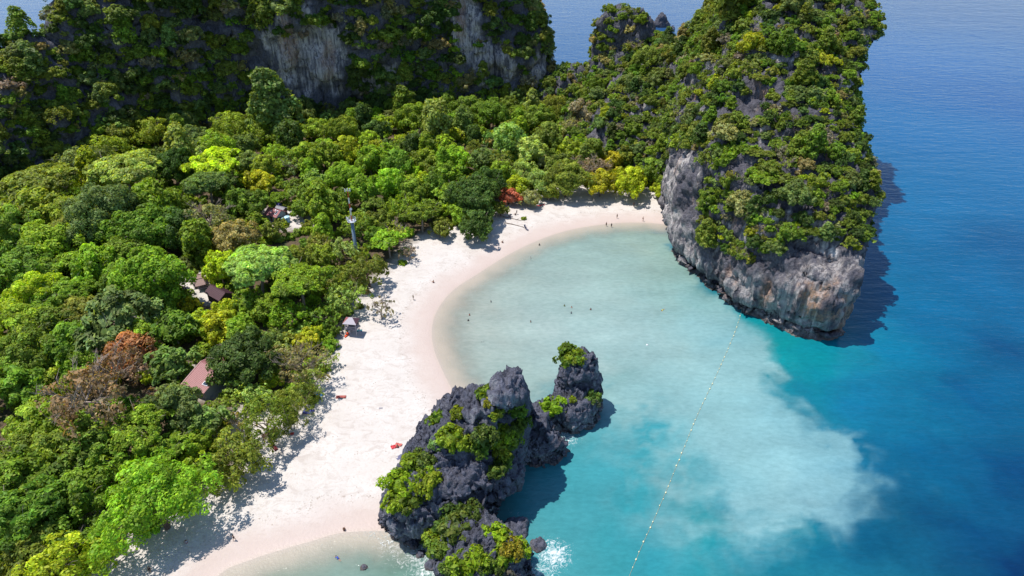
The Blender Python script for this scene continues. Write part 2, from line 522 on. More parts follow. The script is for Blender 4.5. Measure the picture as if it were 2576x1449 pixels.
TURBID = [((1300, 800), (172, 189, 180)), ((1180, 780), (180, 186, 173)), ((1200, 900), (173, 185, 174)), ((1150, 850), (180, 185, 172)), ((1450, 640), (160, 186, 176)), ((1600, 620), (160, 182, 169)), ((1300, 690), (172, 187, 176)),
          ((1500, 760), (167, 192, 184)), ((1650, 720), (147, 184, 179)), ((1480, 900), (169, 194, 188)), ((1400, 820), (176, 195, 189)), ((1650, 860), (165, 198, 195)), ((1300, 950), (162, 184, 174)),
          ((1750, 800), (148, 192, 196)), ((1720, 950), (156, 197, 197)), ((1840, 840), (130, 184, 192)), ((1860, 950), (149, 196, 199)), ((1950, 1050), (137, 190, 197)), ((2100, 1150), (122, 177, 190)),
          ((2060, 1230), (149, 195, 201)), ((1980, 1170), (153, 198, 201)), ((1830, 1080), (147, 194, 196)), ((1900, 1230), (137, 186, 192)), ((1740, 1130), (129, 183, 186)), ((1650, 1010), (141, 188, 189)), ((1560, 950), (133, 180, 177)),
          ((1740, 740), (116, 169, 168)), ((1690, 660), (138, 174, 163)), ((1550, 840), (172, 198, 193)), ((1420, 720), (168, 190, 182)), ((1560, 690), (156, 186, 176)), ((1780, 1230), (111, 175, 180)), ((2140, 1270), (117, 171, 187))]
PLUME = px2w([(1640, 540), (1700, 620), (1745, 720), (1800, 762), (1858, 802), (1892, 845), (1925, 905), (1985, 945), (1935, 965), (1975, 1010), (2060, 1060), (2140, 1085), (2172, 1130), (2168, 1200), (2150, 1275), (2085, 1300),
               (1990, 1296), (1900, 1280), (1800, 1262), (1735, 1225), (1690, 1160), (1630, 1080), (1570, 1005), (1520, 955), (1400, 985), (1250, 1080), (1090, 1060), (1000, 900), (1050, 700), (1300, 540)])

def idw(pts, ctrl, power=3.0):
    num = np.zeros((len(pts), 3)); den = np.zeros(len(pts))
    for (px, py), c in ctrl:
        q = P(px, py)
        # far water is surveyed in angular steps, so distances shrink with range
        s = 1.0 / math.hypot(q.x, q.y, CAM_H)
        w = (np.hypot(pts[:, 0] - q.x, pts[:, 1] - q.y) * s + 0.05) ** -power
        num += w[:, None] * np.array(lin(*c)); den += w
    return num / den[:, None]

warp = np.column_stack([fbm(w3 * .035, 4, 21), fbm(w3 * .035, 4, 57)]) * 9.0
warp += np.column_stack([fbm(w3 * .14, 3, 33), fbm(w3 * .14, 3, 71)]) * 3.2
wq = wp + warp
pd = seg_dist(wq, PLUME, True); pd = np.where(in_poly(wq, PLUME), pd, -pd)
soft = 4.0 + 16 * smooth(78, 24, wp[:, 0]) * smooth(150, 112, wp[:, 1]) + 5 * smooth(112, 96, wp[:, 1])
pm = smooth(-1.0, 1.0, pd / soft)
# wisps: the cloud of sand thins out in streaks along its rim
wisp = fbm(w3 * np.array([.07, .05, 1]) + warp[:, :1] * .05, 4, 91)
fil = ridged(np.column_stack([wq * np.array([.06, .10]), np.zeros(len(wq))]), 4, 95, .6)
pm = np.clip(pm + (pm * (1 - pm)) * 4 * (wisp * .8 + (fil - .9) * .45), 0, 1)
pm *= 1 - .16 * smooth(.2, 1.4, fil) * smooth(60, 4, pd) * smooth(50, 85, wp[:, 0])
inner = smooth(0, 26, pd)
wcol = idw(wq, CLEAR) * (1 - pm[:, None]) + idw(wq, TURBID) * pm[:, None]
mott = fbm(w3 * np.array([.045, .10, 1]) + warp[:, :1] * .03, 5, 12) * .17 + fbm(w3 * np.array([.3, .45, 1]), 3, 19) * .05
near = smooth(420, 150, np.hypot(wp[:, 0], wp[:, 1]))
wcol *= (1 + mott * near)[:, None]
wcol = np.clip(wcol * 0.62, 0.0008, .8)
depth = -ground_z(wp)
sea_land = land_dist(wp)
# ------------------------------------------------------------------ limestone
def resamp(poly, n):
    L = crs(poly, 6, True)
    p = np.array(L + [L[0]])
    s = np.concatenate([[0], np.cumsum(np.hypot(*(np.diff(p, axis=0).T)))])
    return p, s

def loft(levels, n=72, per=6):
    """levels: [(z, polygon)], polygons of equal count in the same order; z may be a number or one per corner"""
    rings = []
    for z, poly in levels:
        zz = list(z) if hasattr(z, '__len__') else [z] * len(poly)
        pts = np.array([(x, y, q) for (x, y), q in zip(poly, zz)])
        k = per
        m = len(pts); out = []
        for i in range(m):
            p0, p1, p2, p3 = pts[i - 1], pts[i], pts[(i + 1) % m], pts[(i + 2) % m]
            for j in range(k):
                t = j / k
                out.append(0.5 * ((2 * p1) + (-p0 + p2) * t + (2 * p0 - 5 * p1 + 4 * p2 - p3) * t * t + (-p0 + 3 * p1 - 3 * p2 + p3) * t ** 3))
        rings.append(np.array(out))
    m = len(rings[0])
    v = [p for r in rings for p in r]
    f = []
    for i in range(len(rings) - 1):
        for k in range(m):
            f.append((i * m + k, i * m + (k + 1) % m, (i + 1) * m + (k + 1) % m, (i + 1) * m + k))
    cb = rings[0].mean(0); ct = rings[-1].mean(0)
    v += [cb, ct]
    b, t = len(v) - 2, len(v) - 1
    for k in range(m):
        f.append((b, (k + 1) % m, k))
        f.append((t, (len(rings) - 1) * m + k, (len(rings) - 1) * m + (k + 1) % m))
    return v, f

def shift(poly, d):
    """polygon moved outwards by d"""
    a = np.array(poly, float); c = a.mean(0); n = len(a); out = []
    area = sum(a[i][0] * a[(i + 1) % n][1] - a[(i + 1) % n][0] * a[i][1] for i in range(n))
    sg = 1 if area > 0 else -1
    for i in range(n):
        e = a[(i + 1) % n] - a[i - 1]
        nrm = np.array([e[1], -e[0]]) * sg
        nrm /= np.hypot(*nrm) + 1e-9
        dd = d[i] if hasattr(d, '__len__') else d
        out.append(tuple(a[i] + nrm * dd))
    return out

def normals_of(v, tri):
    n = np.cross(v[tri[:, 1]] - v[tri[:, 0]], v[tri[:, 2]] - v[tri[:, 0]])
    vn = np.zeros_like(v)
    for k in range(3):
        np.add.at(vn, tri[:, k], n)
    return vn / (np.linalg.norm(vn, axis=1, keepdims=True) + 1e-9)

def remesh(lofts, voxel):
    mb = MB()
    for v, f in lofts: mb.add(v, f)
    me = bpy.data.meshes.new('tmp'); me.from_pydata(mb.v, [], mb.f); me.update()
    bm = bmesh.new(); bm.from_mesh(me); bmesh.ops.recalc_face_normals(bm, faces=bm.faces); bm.to_mesh(me); bm.free()
    o = bpy.data.objects.new('tmp', me); COL.objects.link(o)
    md = o.modifiers.new('r', 'REMESH'); md.mode = 'VOXEL'; md.voxel_size = voxel
    dg = bpy.context.evaluated_depsgraph_get()
    ev = o.evaluated_get(dg); em = ev.to_mesh()
    v = np.empty(len(em.vertices) * 3, np.float32); em.vertices.foreach_get('co', v); v = v.reshape(-1, 3).astype(float)
    em.calc_loop_triangles()
    t = np.empty(len(em.loop_triangles) * 3, np.int32); em.loop_triangles.foreach_get('vertices', t); t = t.reshape(-1, 3)
    ev.to_mesh_clear()
    bpy.data.objects.remove(o); bpy.data.meshes.remove(me)
    return v, t

def cells(p, seed=0):
    """random value of the nearest block, and how near its border is"""
    i = np.floor(p).astype(np.int64); best = np.full(len(p), 9e9); sec = np.full(len(p), 9e9); val = np.zeros(len(p))
    for dx in (-1, 0, 1):
        for dy in (-1, 0, 1):
            for dz in (-1, 0, 1):
                c = i + np.array([dx, dy, dz]); h = _hash(c[:, 0], c[:, 1], c[:, 2], seed)
                q = np.stack([c[:, 0] + (h & np.uint32(1023)) / 1023., c[:, 1] + ((h >> np.uint32(10)) & np.uint32(1023)) / 1023., c[:, 2] + ((h >> np.uint32(20)) & np.uint32(1023)) / 1023.], 1)
                d = ((p - q) ** 2).sum(1); w = ((h >> np.uint32(5)) & np.uint32(4095)) / 4095.
                m = d < best
                sec = np.where(m, best, np.minimum(sec, d)); val = np.where(m, w, val); best = np.where(m, d, best)
    return val, np.sqrt(sec) - np.sqrt(best)

def weather(v, tri, big=2.0, flute=0.8, jag=0.6, wl=10.0, seed=1, notch=2.0, wave=1.0, block=0.0, bsize=2.4):
    """lumps, broken blocks, vertical fluting, jagged karst spikes and the undercut of the tide"""
    n = normals_of(v, tri)
    v = v + n * (fbm(v / wl, 3, seed) * big)[:, None]
    n = normals_of(v, tri)
    steep = smooth(.75, .3, np.abs(n[:, 2]))
    fl = ridged(v * np.array([.22, .22, .035]) * wave, 4, seed + 5, .55)
    v = v + n * ((fl - .5) * flute * (0.35 + .65 * steep))[:, None]
    if block:
        tilt = np.array([[.86, .2, -.45], [-.1, .97, .2], [.48, -.1, .87]])
        w = (v @ tilt.T) / bsize * np.array([.6, .6, 1.0]) + fbm(v * .3, 2, seed + 3)[:, None] * .25
        c1, e1 = cells(w, seed); c2, e2 = cells(w * 2.3 + 7, seed + 1)
        n = normals_of(v, tri)
        v = v + n * (((c1 - .5) * 1.3 - .55 * np.exp(-e1 * 7)) * block + ((c2 - .5) - .35 * np.exp(-e2 * 7)) * block * .45)[:, None]
    jg = ridged(v * np.array([.36, .36, .26]) * wave, 4, seed + 9, .6)
    j2 = np.clip(jg - .35, -.5, 2)
    v = v + n * ((jg - .5) * jag * .5 * (1 - .7 * steep))[:, None] + np.array([0, 0, 1.0]) * (j2 * jag * (1 - steep) * 1.2)[:, None]
    if notch:
        und = np.exp(-((v[:, 2] - 1.6) / 1.3) ** 2)
        n2 = normals_of(v, tri); h = n2.copy(); h[:, 2] = 0
        v = v - h * (und * notch * (v[:, 2] > .2))[:, None]
    return v

def spots_on(v, lst, seed):
    """soft patches round the listed places (place, radius, strength)"""
    w = np.zeros(len(v)); nz = fbm(v * .12, 4, seed)
    for c, r, a in lst:
        d = np.sqrt((((v - np.array(c)) / np.array(r)) ** 2).sum(1)) + nz * .55
        w = np.maximum(w, a * smooth(1.05, .7, d))
    return w

ROCKS = {}
def rock(name, label, lofts, voxel, mat, props=None, fresh=(), rust=(), **kw):
    v, t = remesh(lofts, voxel)
    v = weather(v, t, **kw)
    below = v[:, 2].copy()
    keep = below[t].max(1) > -3.0
    t = t[keep]
    me = mesh_np(name, v, t, mats=[mat], smooth_shade=False, attrs={'fresh': spots_on(v, fresh, 5), 'rust': spots_on(v, rust, 6)})
    o = ob(name, me, label=label, **(props or {}))
    ROCKS[o.name] = (v, t, o)
    return o

# --- headland east of the bay (with the low saddle behind it)
HB = px2w([(1694, 590), (1712, 645), (1760, 692), (1806, 727), (1852, 768), (1920, 803), (1990, 832), (2050, 842), (2100, 840)]) + \
     [(93.5, 163), (98, 174), (101, 186), (105, 201), (109, 220), (120, 246), (128, 276), (118, 315), (84, 312), (66, 262), (57.5, 226)]
nH = len(HB)
def lv(z, d):   # d: moves of the corners, outwards
    return (z, shift(HB, d))
# foot to rim: steep walls with an overhang on the seaward side; above the rim a slope that climbs inland
_wall = [lv(-4, [.5] * nH), lv(.35, [1.1] * nH), lv(1.0, [-.3] * nH), lv(6, [1.2] * nH),
         lv(13, [1.8, 1.2, .6, .6, .8, .8, .8, 1.0, 1.6, 1.8, 2.4, 2.6, 2.6, 3, 2, 1, 1, 1, 1, 1.5]),
         lv(19, [2.0, .4, -.6, -1.0, -1.2, -.8, -.6, .0, 1.6, 1.8, 2.6, 3.2, 3.4, 3.4, 3, 0, 0, 0, 0, 1])]
_rim = shift(HB, [1.5, -.5, -2, -3, -3.6, -3.2, -2.6, -1.5, .4, 1.4, 2.6, 3.6, 4.0, 4.0, 5.0, 3, 0, 0, 0, .5])
def slope(z, yf, xl, xr, zz=None):
    out = []
    for x, y in _rim:
        if y < yf + 40:
            yy = max(y, yf + .10 * abs(x - 84) + (y - 150) * .12 - 4)
        else: yy = y
        xx = x
        xx = max(x, xl + max(0, yy - 262) * .32)
        if yy < 300: xx = min(xx, xr + max(0, yy - yf) * .28)
        out.append((xx, yy))
    return (zz if zz else z, out)
head = loft(_wall + [slope(25, 163, 57, 98), slope(32, 178, 58, 102), slope(40, 195, 62, 105), slope(49, 213, 69, 109), slope(59, 232, 78, 120), slope(69, 252, 88, 134), slope(76, 272, 96, 136)])
saddle = loft([(-2, [(20, 290), (44, 262), (60, 240), (90, 246), (118, 290), (104, 350), (72, 364), (30, 352)]),
               (10, [(30, 292), (52, 262), (64, 240), (92, 248), (115, 292), (102, 346), (72, 358), (36, 348)]),
               (24, [(48, 300), (64, 274), (70, 252), (92, 256), (110, 294), (98, 338), (74, 350), (50, 342)]),
               (36, [(66, 306), (74, 286), (80, 270), (92, 272), (102, 296), (94, 330), (80, 338), (66, 330)])])
HEAD = rock('headland', 'towering overgrown limestone headland closing the bay against the open sea', [head, saddle], 0.72, ROCK_HEAD,
            {'kind': 'structure'}, big=3.0, flute=1.5, jag=.8, wl=13.0, seed=3, notch=1.6, wave=.8, block=.9, bsize=4.0,
            fresh=[((55, 212, 10), (8, 16, 18), .85), ((58, 194, 6), (8, 12, 9), .6), ((68, 168, 7), (10, 10, 8), .5), ((88, 156, 11), (16, 10, 13), .6), ((97, 166, 14), (7, 14, 13), .5), ((78, 160, 6), (12, 8, 8), .6)],
            rust=[((86, 156, 10), (9, 8, 8), .95), ((92, 156, 5), (6, 6, 5), .7), ((66, 172, 8), (3, 6, 8), .5), ((73, 163, 10), (3, 5, 7), .6), ((97, 162, 10), (3, 5, 9), .5)])

# --- massif behind the valley
MB0 = [(-232, 170), (-204, 196), (-187, 228), (-177, 258), (-160, 286), (-126, 312), (-100, 322), (-66, 326), (-42, 332), (-18, 336), (0, 342), (7, 350),
       (8, 372), (2, 410), (-60, 440), (-180, 432), (-232, 380), (-250, 300), (-256, 220)]
def ml(z, dxy):
    return (z, [(x + a, y + b) for (x, y), (a, b) in zip(MB0, dxy)])
massif = loft([
    ml(-3, [(0, 0)] * 9 + [(4, 0), (9, 0), (10, 0), (8, 0)] + [(0, 0)] * 6),
    ml(14, [(-3, 5), (-4, 5), (-4, 5), (-2, 3), (-1, 1), (0, 0), (0, -1), (0, -1), (0, 0), (4, 0), (8, 0), (9, 0), (8, 0)] + [(0, 0)] * 6),
    ml(32, [(-8, 40), (-8, 30), (-8, 20), (-8, 10), (-4, 4), (0, 1), (0, -1), (0, 0), (0, 2), (2, 3), (4, 2), (5, 0), (4, 0), (0, -4), (0, -8), (0, -8), (22, -6), (42, 4), (46, 40)]),
    ml(46, [(40, 112), (16, 86), (0, 54), (-12, 20), (-7, 6), (-1, 2), (0, -2), (-2, 0), (-2, 6), (0, 6), (-2, 5), (-3, 2), (-2, 0), (-2, -8), (0, -14), (0, -14), (44, -12), (72, 14), (76, 90)]),
    ml(60, [(64, 142), (40, 114), (20, 80), (-6, 34), (-6, 10), (0, 4), (0, -1), (-3, 2), (-3, 9), (-2, 9), (-5, 7), (-6, 4), (-4, 0), (-5, -10), (0, -20), (0, -20), (62, -20), (86, 26), (90, 116)]),
    ml(80, [(76, 158), (52, 128), (34, 98), (12, 60), (2, 26), (1, 12), (0, 6), (-3, 9), (-3, 14), (-4, 14), (-8, 12), (-9, 8), (-8, 0), (-10, -14), (0, -28), (0, -28), (56, -30), (90, 30), (98, 120)]),
    ml(102, [(100, 180), (76, 150), (56, 122), (34, 88), (18, 54), (6, 32), (2, 26), (-4, 26), (-4, 28), (-8, 26), (-16, 22), (-18, 16), (-16, 0), (-20, -20), (0, -40), (0, -40), (80, -50), (114, 50), (122, 142)]),
])
MASSIF = rock('cliff_massif', 'shadowed limestone mountain wall rising behind the forested valley', [massif], 1.3, ROCK_BACK,
              {'kind': 'structure'}, big=5.0, flute=3.0, jag=1.4, wl=20.0, seed=14, notch=0, wave=.42, block=1.6, bsize=8.0,
              fresh=[((-94, 322, 34), (21, 22, 20), 1.0), ((-62, 328, 20), (14, 18, 10), .9), ((-22, 338, 44), (8, 20, 20), .9), ((-8, 338, 24), (12, 14, 14), .8), ((14, 345, 18), (8, 14, 14), .9)],
              rust=[((-100, 320, 40), (4, 20, 12), .7), ((-84, 324, 32), (3, 20, 10), .6), ((-24, 338, 46), (3, 18, 14), .7)])

# --- stack in the gap between massif and headland
def ringpoly(cx, cy, rx, ry, n=10, rot=0.0, jit=.12, seed=0):
    r = random.Random(seed); out = []
    for i in range(n):
        t = 2 * math.pi * i / n
        k = 1 + r.uniform(-jit, jit)
        x, y = rx * k * math.cos(t), ry * k * math.sin(t)
        out.append((cx + x * math.cos(rot) - y * math.sin(rot), cy + x * math.sin(rot) + y * math.cos(rot)))
    return out
sp = P(1582, 250, 4)
STACK_C = (59.0, 336.0)
gap = loft([(-2, ringpoly(*STACK_C, 24, 20, seed=1)), (12, ringpoly(57, 336, 22, 18, seed=1)), (26, ringpoly(57, 337, 18, 15, seed=1)), (33, ringpoly(54.5, 337, 13, 11, seed=1)),
            (41, ringpoly(53, 337, 12, 10, seed=2)), (46, ringpoly(52.5, 337, 10, 7.5, seed=2)), (48.5, ringpoly(53, 337, 6.5, 5, seed=3))])
neck = loft([(-2, ringpoly(34, 346, 26, 17, seed=4)), (8, ringpoly(35, 346, 23, 14, seed=4)), (16, ringpoly(38, 346, 18, 10, seed=4)), (20, ringpoly(42, 346, 11, 6, seed=4))])
rock('limestone_stack', 'craggy limestone tower half covered in greenery in the gap before the open sea', [gap, neck], 0.8, ROCK_BACK,
     {'category': 'rock'}, big=2.6, flute=1.6, jag=1.4, wl=9.0, seed=25, notch=0, wave=.7, block=.9, bsize=3.5)

# --- rocks standing in the cove, near to far
def pl(lst, z):
    return px2w(lst, z)
A0 = pl([(972, 1290), (985, 1338), (1040, 1352), (1110, 1338), (1185, 1318), (1240, 1290), (1262, 1235), (1285, 1160), (1330, 1130), (1330, 1085), (1240, 1085), (1130, 1100), (1040, 1160), (995, 1230)], 0)
A1 = pl([(972, 1290), (985, 1338), (1045, 1350), (1115, 1336), (1195, 1312), (1262, 1275), (1300, 1215), (1330, 1150), (1350, 1105), (1345, 1070), (1240, 1075), (1130, 1095), (1040, 1150), (995, 1230)], 3.5)
A2 = pl([(980, 1262), (1000, 1300), (1060, 1312), (1130, 1300), (1205, 1282), (1268, 1240), (1305, 1180), (1325, 1120), (1338, 1070), (1325, 1038), (1240, 1040), (1130, 1060), (1040, 1110), (1000, 1190)], 8)
A3 = pl([(1005, 1190), (1030, 1222), (1080, 1228), (1140, 1225), (1205, 1212), (1262, 1180), (1300, 1120), (1322, 1070), (1330, 1035), (1318, 1005), (1240, 1010), (1140, 1030), (1060, 1070), (1028, 1130)], 12)
A4 = pl([(1062, 1092), (1085, 1120), (1115, 1135), (1150, 1135), (1205, 1125), (1250, 1100), (1285, 1070), (1310, 1035), (1322, 1005), (1310, 980), (1245, 985), (1170, 1005), (1110, 1030), (1078, 1060)], 16.5)
A5 = pl([(1165, 1040), (1175, 1055), (1195, 1065), (1215, 1068), (1240, 1064), (1262, 1050), (1285, 1030), (1305, 1008), (1315, 985), (1305, 965), (1265, 962), (1225, 975), (1190, 995), (1172, 1020)], 21)
A6 = pl([(1235, 985), (1240, 995), (1248, 1002), (1256, 1005), (1268, 1003), (1280, 998), (1292, 990), (1304, 980), (1308, 966), (1298, 952), (1280, 948), (1260, 950), (1245, 958), (1237, 972)], 25)
bigrock = loft([(-4, shift(A0, .5)), (.3, shift(A0, .8)), (1.2, shift(A0, -.8)), (3.5, A1), (8, A2), (12, A3), (16.5, A4), (21, A5), (25, A6)])
pin = P(1146, 1015, 14)
pinn = loft([(8, ringpoly(pin.x, pin.y, 2.6, 2.2, seed=5)), (13, ringpoly(pin.x, pin.y, 1.8, 1.6, seed=5)), (16.2, ringpoly(pin.x, pin.y, 1.5, 1.4, seed=6)), (17.6, ringpoly(pin.x, pin.y, .8, .8, seed=6))])
pt1 = P(1365, 1110, 3)
flank = loft([(-3, ringpoly(pt1.x, pt1.y, 4.6, 4.4, seed=7)), (2.5, ringpoly(pt1.x, pt1.y, 4.8, 4.6, seed=7)), (5.5, ringpoly(pt1.x - .5, pt1.y + .4, 3.6, 3.6, seed=8)), (8, ringpoly(pt1.x - 1, pt1.y + .8, 2.0, 2.2, seed=8))])
rock('sea_rock', 'biggest dark jagged rock standing where the beach meets the water', [bigrock, pinn, flank], 0.26, ROCK_NEAR, {'category': 'rock'},
     big=1.5, flute=.8, jag=.75, wl=6.5, seed=41, notch=1.1, wave=1.25, block=1.15, bsize=3.4, fresh=[((-4, 100, 4), (12, 8, 4), .5), ((2, 103, 4), (5, 8, 4), .5)])

c0 = P(1420, 1052, 1.5)
low = loft([(-3, pl([(1325, 1060), (1400, 1085), (1450, 1082), (1498, 1070), (1510, 1040), (1480, 1015), (1400, 1020), (1340, 1035)], 0)),
            (2.0, pl([(1330, 1045), (1400, 1070), (1450, 1070), (1495, 1056), (1508, 1028), (1480, 1005), (1400, 1008), (1345, 1022)], 2)),
            (4.2, pl([(1350, 1028), (1400, 1048), (1445, 1052), (1488, 1040), (1500, 1012), (1480, 990), (1410, 992), (1360, 1008)], 4.2)),
            (6.0, pl([(1395, 1015), (1415, 1030), (1445, 1035), (1480, 1022), (1492, 998), (1478, 978), (1430, 980), (1402, 998)], 6))])
cc = P(1446, 1034, 0)
col = loft([(-3, ringpoly(cc.x + 1, cc.y + 1, 5.6, 5.0, 10, seed=11)), (4, ringpoly(cc.x + .6, cc.y + 1, 5.2, 4.6, 10, seed=11)), (8, ringpoly(cc.x + .2, cc.y + 1.4, 5.0, 4.2, 10, seed=11)),
            (10.5, ringpoly(cc.x - .2, cc.y + 1.8, 5.0, 3.6, 10, seed=12)), (12.8, ringpoly(cc.x + .4, cc.y + 2.0, 4.4, 3.0, 10, seed=12)), (14.4, ringpoly(cc.x + 1.6, cc.y + 2.0, 2.6, 2.2, 10, seed=13)), (15.6, ringpoly(cc.x + 2.8, cc.y + 2, 1.2, 1.2, 10, seed=13))])
rock('sea_rock', 'slender dark rock pillar with a rubble foot rising from turquoise water', [low, col], 0.24, ROCK_NEAR, {'category': 'rock'},
     big=1.1, flute=.7, jag=.7, wl=4.0, seed=52, notch=.6, wave=1.3, block=.9, bsize=2.8, fresh=[((14, 118, 2), (9, 6, 3), .7)])

lowf = loft([(-3, pl([(1090, 1400), (1120, 1480), (1230, 1560), (1330, 1500), (1335, 1430), (1320, 1385), (1270, 1345), (1190, 1325), (1110, 1345)], 0)),
             (2, pl([(1092, 1385), (1122, 1470), (1230, 1550), (1325, 1485), (1332, 1415), (1315, 1372), (1270, 1335), (1190, 1312), (1112, 1330)], 2)),
             (4.5, pl([(1105, 1370), (1140, 1440), (1230, 1500), (1305, 1455), (1315, 1395), (1290, 1350), (1250, 1318), (1190, 1300), (1125, 1315)], 4.5)),
             (7, pl([(1130, 1345), (1160, 1395), (1220, 1440), (1275, 1420), (1285, 1375), (1260, 1330), (1230, 1305), (1195, 1290), (1145, 1300)], 7)),
             (9, pl([(1165, 1320), (1180, 1345), (1210, 1370), (1235, 1355), (1240, 1330), (1228, 1310), (1215, 1295), (1195, 1290), (1172, 1300)], 9))])
rock('sea_rock', 'low bush-covered rock at the bottom edge, washed by surf', [lowf], 0.24, ROCK_NEAR, {'category': 'rock'},
     big=1.2, flute=.6, jag=.75, wl=4.0, seed=63, notch=.5, wave=1.4, block=.6, bsize=2.2)

def boulder(label, c, r, seed, mat=ROCK_NEAR, flat=.7, name='boulder', vox=None):
    x, y, z = c
    L = loft([(z - r * .8, ringpoly(x, y, r, r * .9, 8, seed=seed, jit=.2)), (z + r * .1 * flat, ringpoly(x, y, r * 1.05, r * .95, 8, seed=seed, jit=.2)),
              (z + r * .6 * flat, ringpoly(x, y, r * .8, r * .7, 8, seed=seed + 1, jit=.2)), (z + r * flat, ringpoly(x + r * .1, y, r * .35, r * .3, 8, seed=seed + 2, jit=.2))])
    return rock(name, label, [L], vox or r / 7, mat, {'category': 'rock'}, big=r * .16, flute=r * .1, jag=r * .12, wl=r, seed=seed, notch=0, wave=4 / max(r, 1), block=r * .16, bsize=r * .7)
q = P(1664, 66, 0); boulder('larger of two grey rocks in the open sea beyond the gap', (q.x, q.y, 0), 5.5, 70, ROCK_BACK, 1.5, 'sea_rock')
q = P(1691, 75, 0); boulder('tiny dark rock in the open sea beside a larger grey one', (q.x, q.y, 0), 2.0, 73, ROCK_NEAR, 1.2, 'sea_rock')
for (x, y, r, lb) in [(1345, 1062, 1.6, 'rounded grey boulder between the big rock and the pillar'), (1378, 1138, 2.6, 'pale boulder at the surf line beside the big rock'),
                      (1300, 1330, 2.4, 'dark boulder in the shadow under the big overhanging rock'), (1355, 1372, 1.5, 'half-drowned brown rock ringed by white surf'),
                      (1395, 1092, 1.0, 'small wet brown stone in front of the rock pillar'), (1058, 1395, .9, 'small dark stone awash beside the low bushy rock'),
                      (1040, 1368, 1.1, 'wet stone in foam at the foot of the big rock'), (1085, 1425, 1.2, 'black stone among foam, hugging the low bushy rock'),
                      (915, 1428, .7, 'lone dark stone under the shallow green water of the cove'), (1672, 556, .8, 'small brown stone on sand at the foot of the headland')]:
    q = P(x, y, 0)
    z0 = max(0.0, gz(q.x, q.y)) if r < 1 and x > 1600 else -.05 * r
    boulder(lb, (q.x, q.y, z0), r, int(x * 7 + y) % 997)

# ------------------------------------------------------------------ sea sheet: foam where rock and surf meet
def rock_lines(v, t):
    s = v[(np.abs(v[:, 2] - .25) < .5)]
    return s[:, :2]
foam = np.zeros(len(wp))
surf = [(1420, 1095, 7, .9), (1350, 1150, 5, .5), (1390, 1395, 7, 1.0), (1360, 1440, 6, .9), (1080, 1440, 8, .9), (1060, 1390, 9, .95), (985, 1362, 7, .9), (1010, 1390, 7, .8), (940, 1345, 5, .8), (1330, 1310, 4, .5), (1290, 1290, 4, .5),
        (1320, 1240, 3, .35), (1100, 1449, 7, .9), (1190, 1480, 10, .6)]
for x, y, r, a in surf:
    q = P(x, y)
    foam = np.maximum(foam, a * np.exp(-((wp[:, 0] - q.x) ** 2 + (wp[:, 1] - q.y) ** 2) / (r * .75) ** 2))
cove = (wp[:, 0] < -10) & (wp[:, 1] < 100)
foam = np.maximum(foam, np.where(cove, .62 * np.exp(-((sea_land + 1.4) / 1.5) ** 2), .18 * np.exp(-((sea_land + .6) / .7) ** 2) * (sea_land > -4)))
foam = np.where(np.abs(sea_land) > 40, np.minimum(foam, foam * 1.0), foam)
def sea_mat():
    m, nt, b = new_mat('sea_water')
    at = N(nt, 'ShaderNodeAttribute', attribute_name='tint').outputs['Color']
    fo = N(nt, 'ShaderNodeAttribute', attribute_name='foam').outputs['Fac']
    al = N(nt, 'ShaderNodeAttribute', attribute_name='cover').outputs['Fac']
    w = wpos(nt, (.5, 1.0, 1)); w1 = wpos(nt)
    fine = tex(nt, w, 1.1, 4, .6, distortion=.3); mid = tex(nt, w, .16, 3, .55); swell = tex(nt, w, .035, 3, .5)
    c = mixc(nt, 1.0, at, ramp(nt, fine, [(.3, (.88, .9, .9)), (.7, (1.1, 1.08, 1.08))]), 'MULTIPLY')
    lace = tex(nt, w1, 1.0, 7, .8, distortion=1.8)
    fm = ramp(nt, mth(nt, 'ADD', mth(nt, 'MULTIPLY', fo, .50), mth(nt, 'MULTIPLY', mth(nt, 'SUBTRACT', lace, .5), 1.5)), [(.36, (0, 0, 0)), (.62, (.9, .9, .9))])
    fm = mth(nt, 'MULTIPLY', fm, ramp(nt, fo, [(.05, (0, 0, 0)), (.3, (1, 1, 1))]))
    c = mixc(nt, fm, c, (.80, .82, .82))
    nt.links.new(c, b.inputs['Base Color'])
    nt.links.new(mth(nt, 'MAXIMUM', al, fm), b.inputs['Alpha'])
    b.inputs['Roughness'].default_value = .13
    b.inputs['IOR'].default_value = 1.33
    rip = tex(nt, wpos(nt, (.28, 1.0, 1)), .42, 4, .6, distortion=.5)
    h = mth(nt, 'ADD', mth(nt, 'ADD', mth(nt, 'MULTIPLY', fine, .3), mth(nt, 'MULTIPLY', rip, .9)), mth(nt, 'ADD', mth(nt, 'MULTIPLY', mid, .9), mth(nt, 'MULTIPLY', swell, 1.2)))
    bump(nt, b, h, .38, .7)
    return m
sidx = np.arange(len(wx) * len(wy)).reshape(len(wy), len(wx))
squads = np.stack([sidx[:-1, :-1].ravel(), sidx[:-1, 1:].ravel(), sidx[1:, 1:].ravel(), sidx[1:, :-1].ravel()], 1)
cover = np.clip(.12 + .88 * smooth(0.0, 1.1, depth + .12 * fbm(w3 * .2, 3, 77)), 0, 1)
SEA = ob('sea', mesh_np('sea', w3, squads, col=wcol, mats=[sea_mat()], smooth_shade=True, attrs={'foam': foam, 'cover': cover}),
         kind='structure', label='turquoise bay water with drifting sand cloud turning deep blue offshore')
# ------------------------------------------------------------------ leaves and crowns
def unit(a):
    return a / (np.linalg.norm(a, axis=1, keepdims=True) + 1e-9)

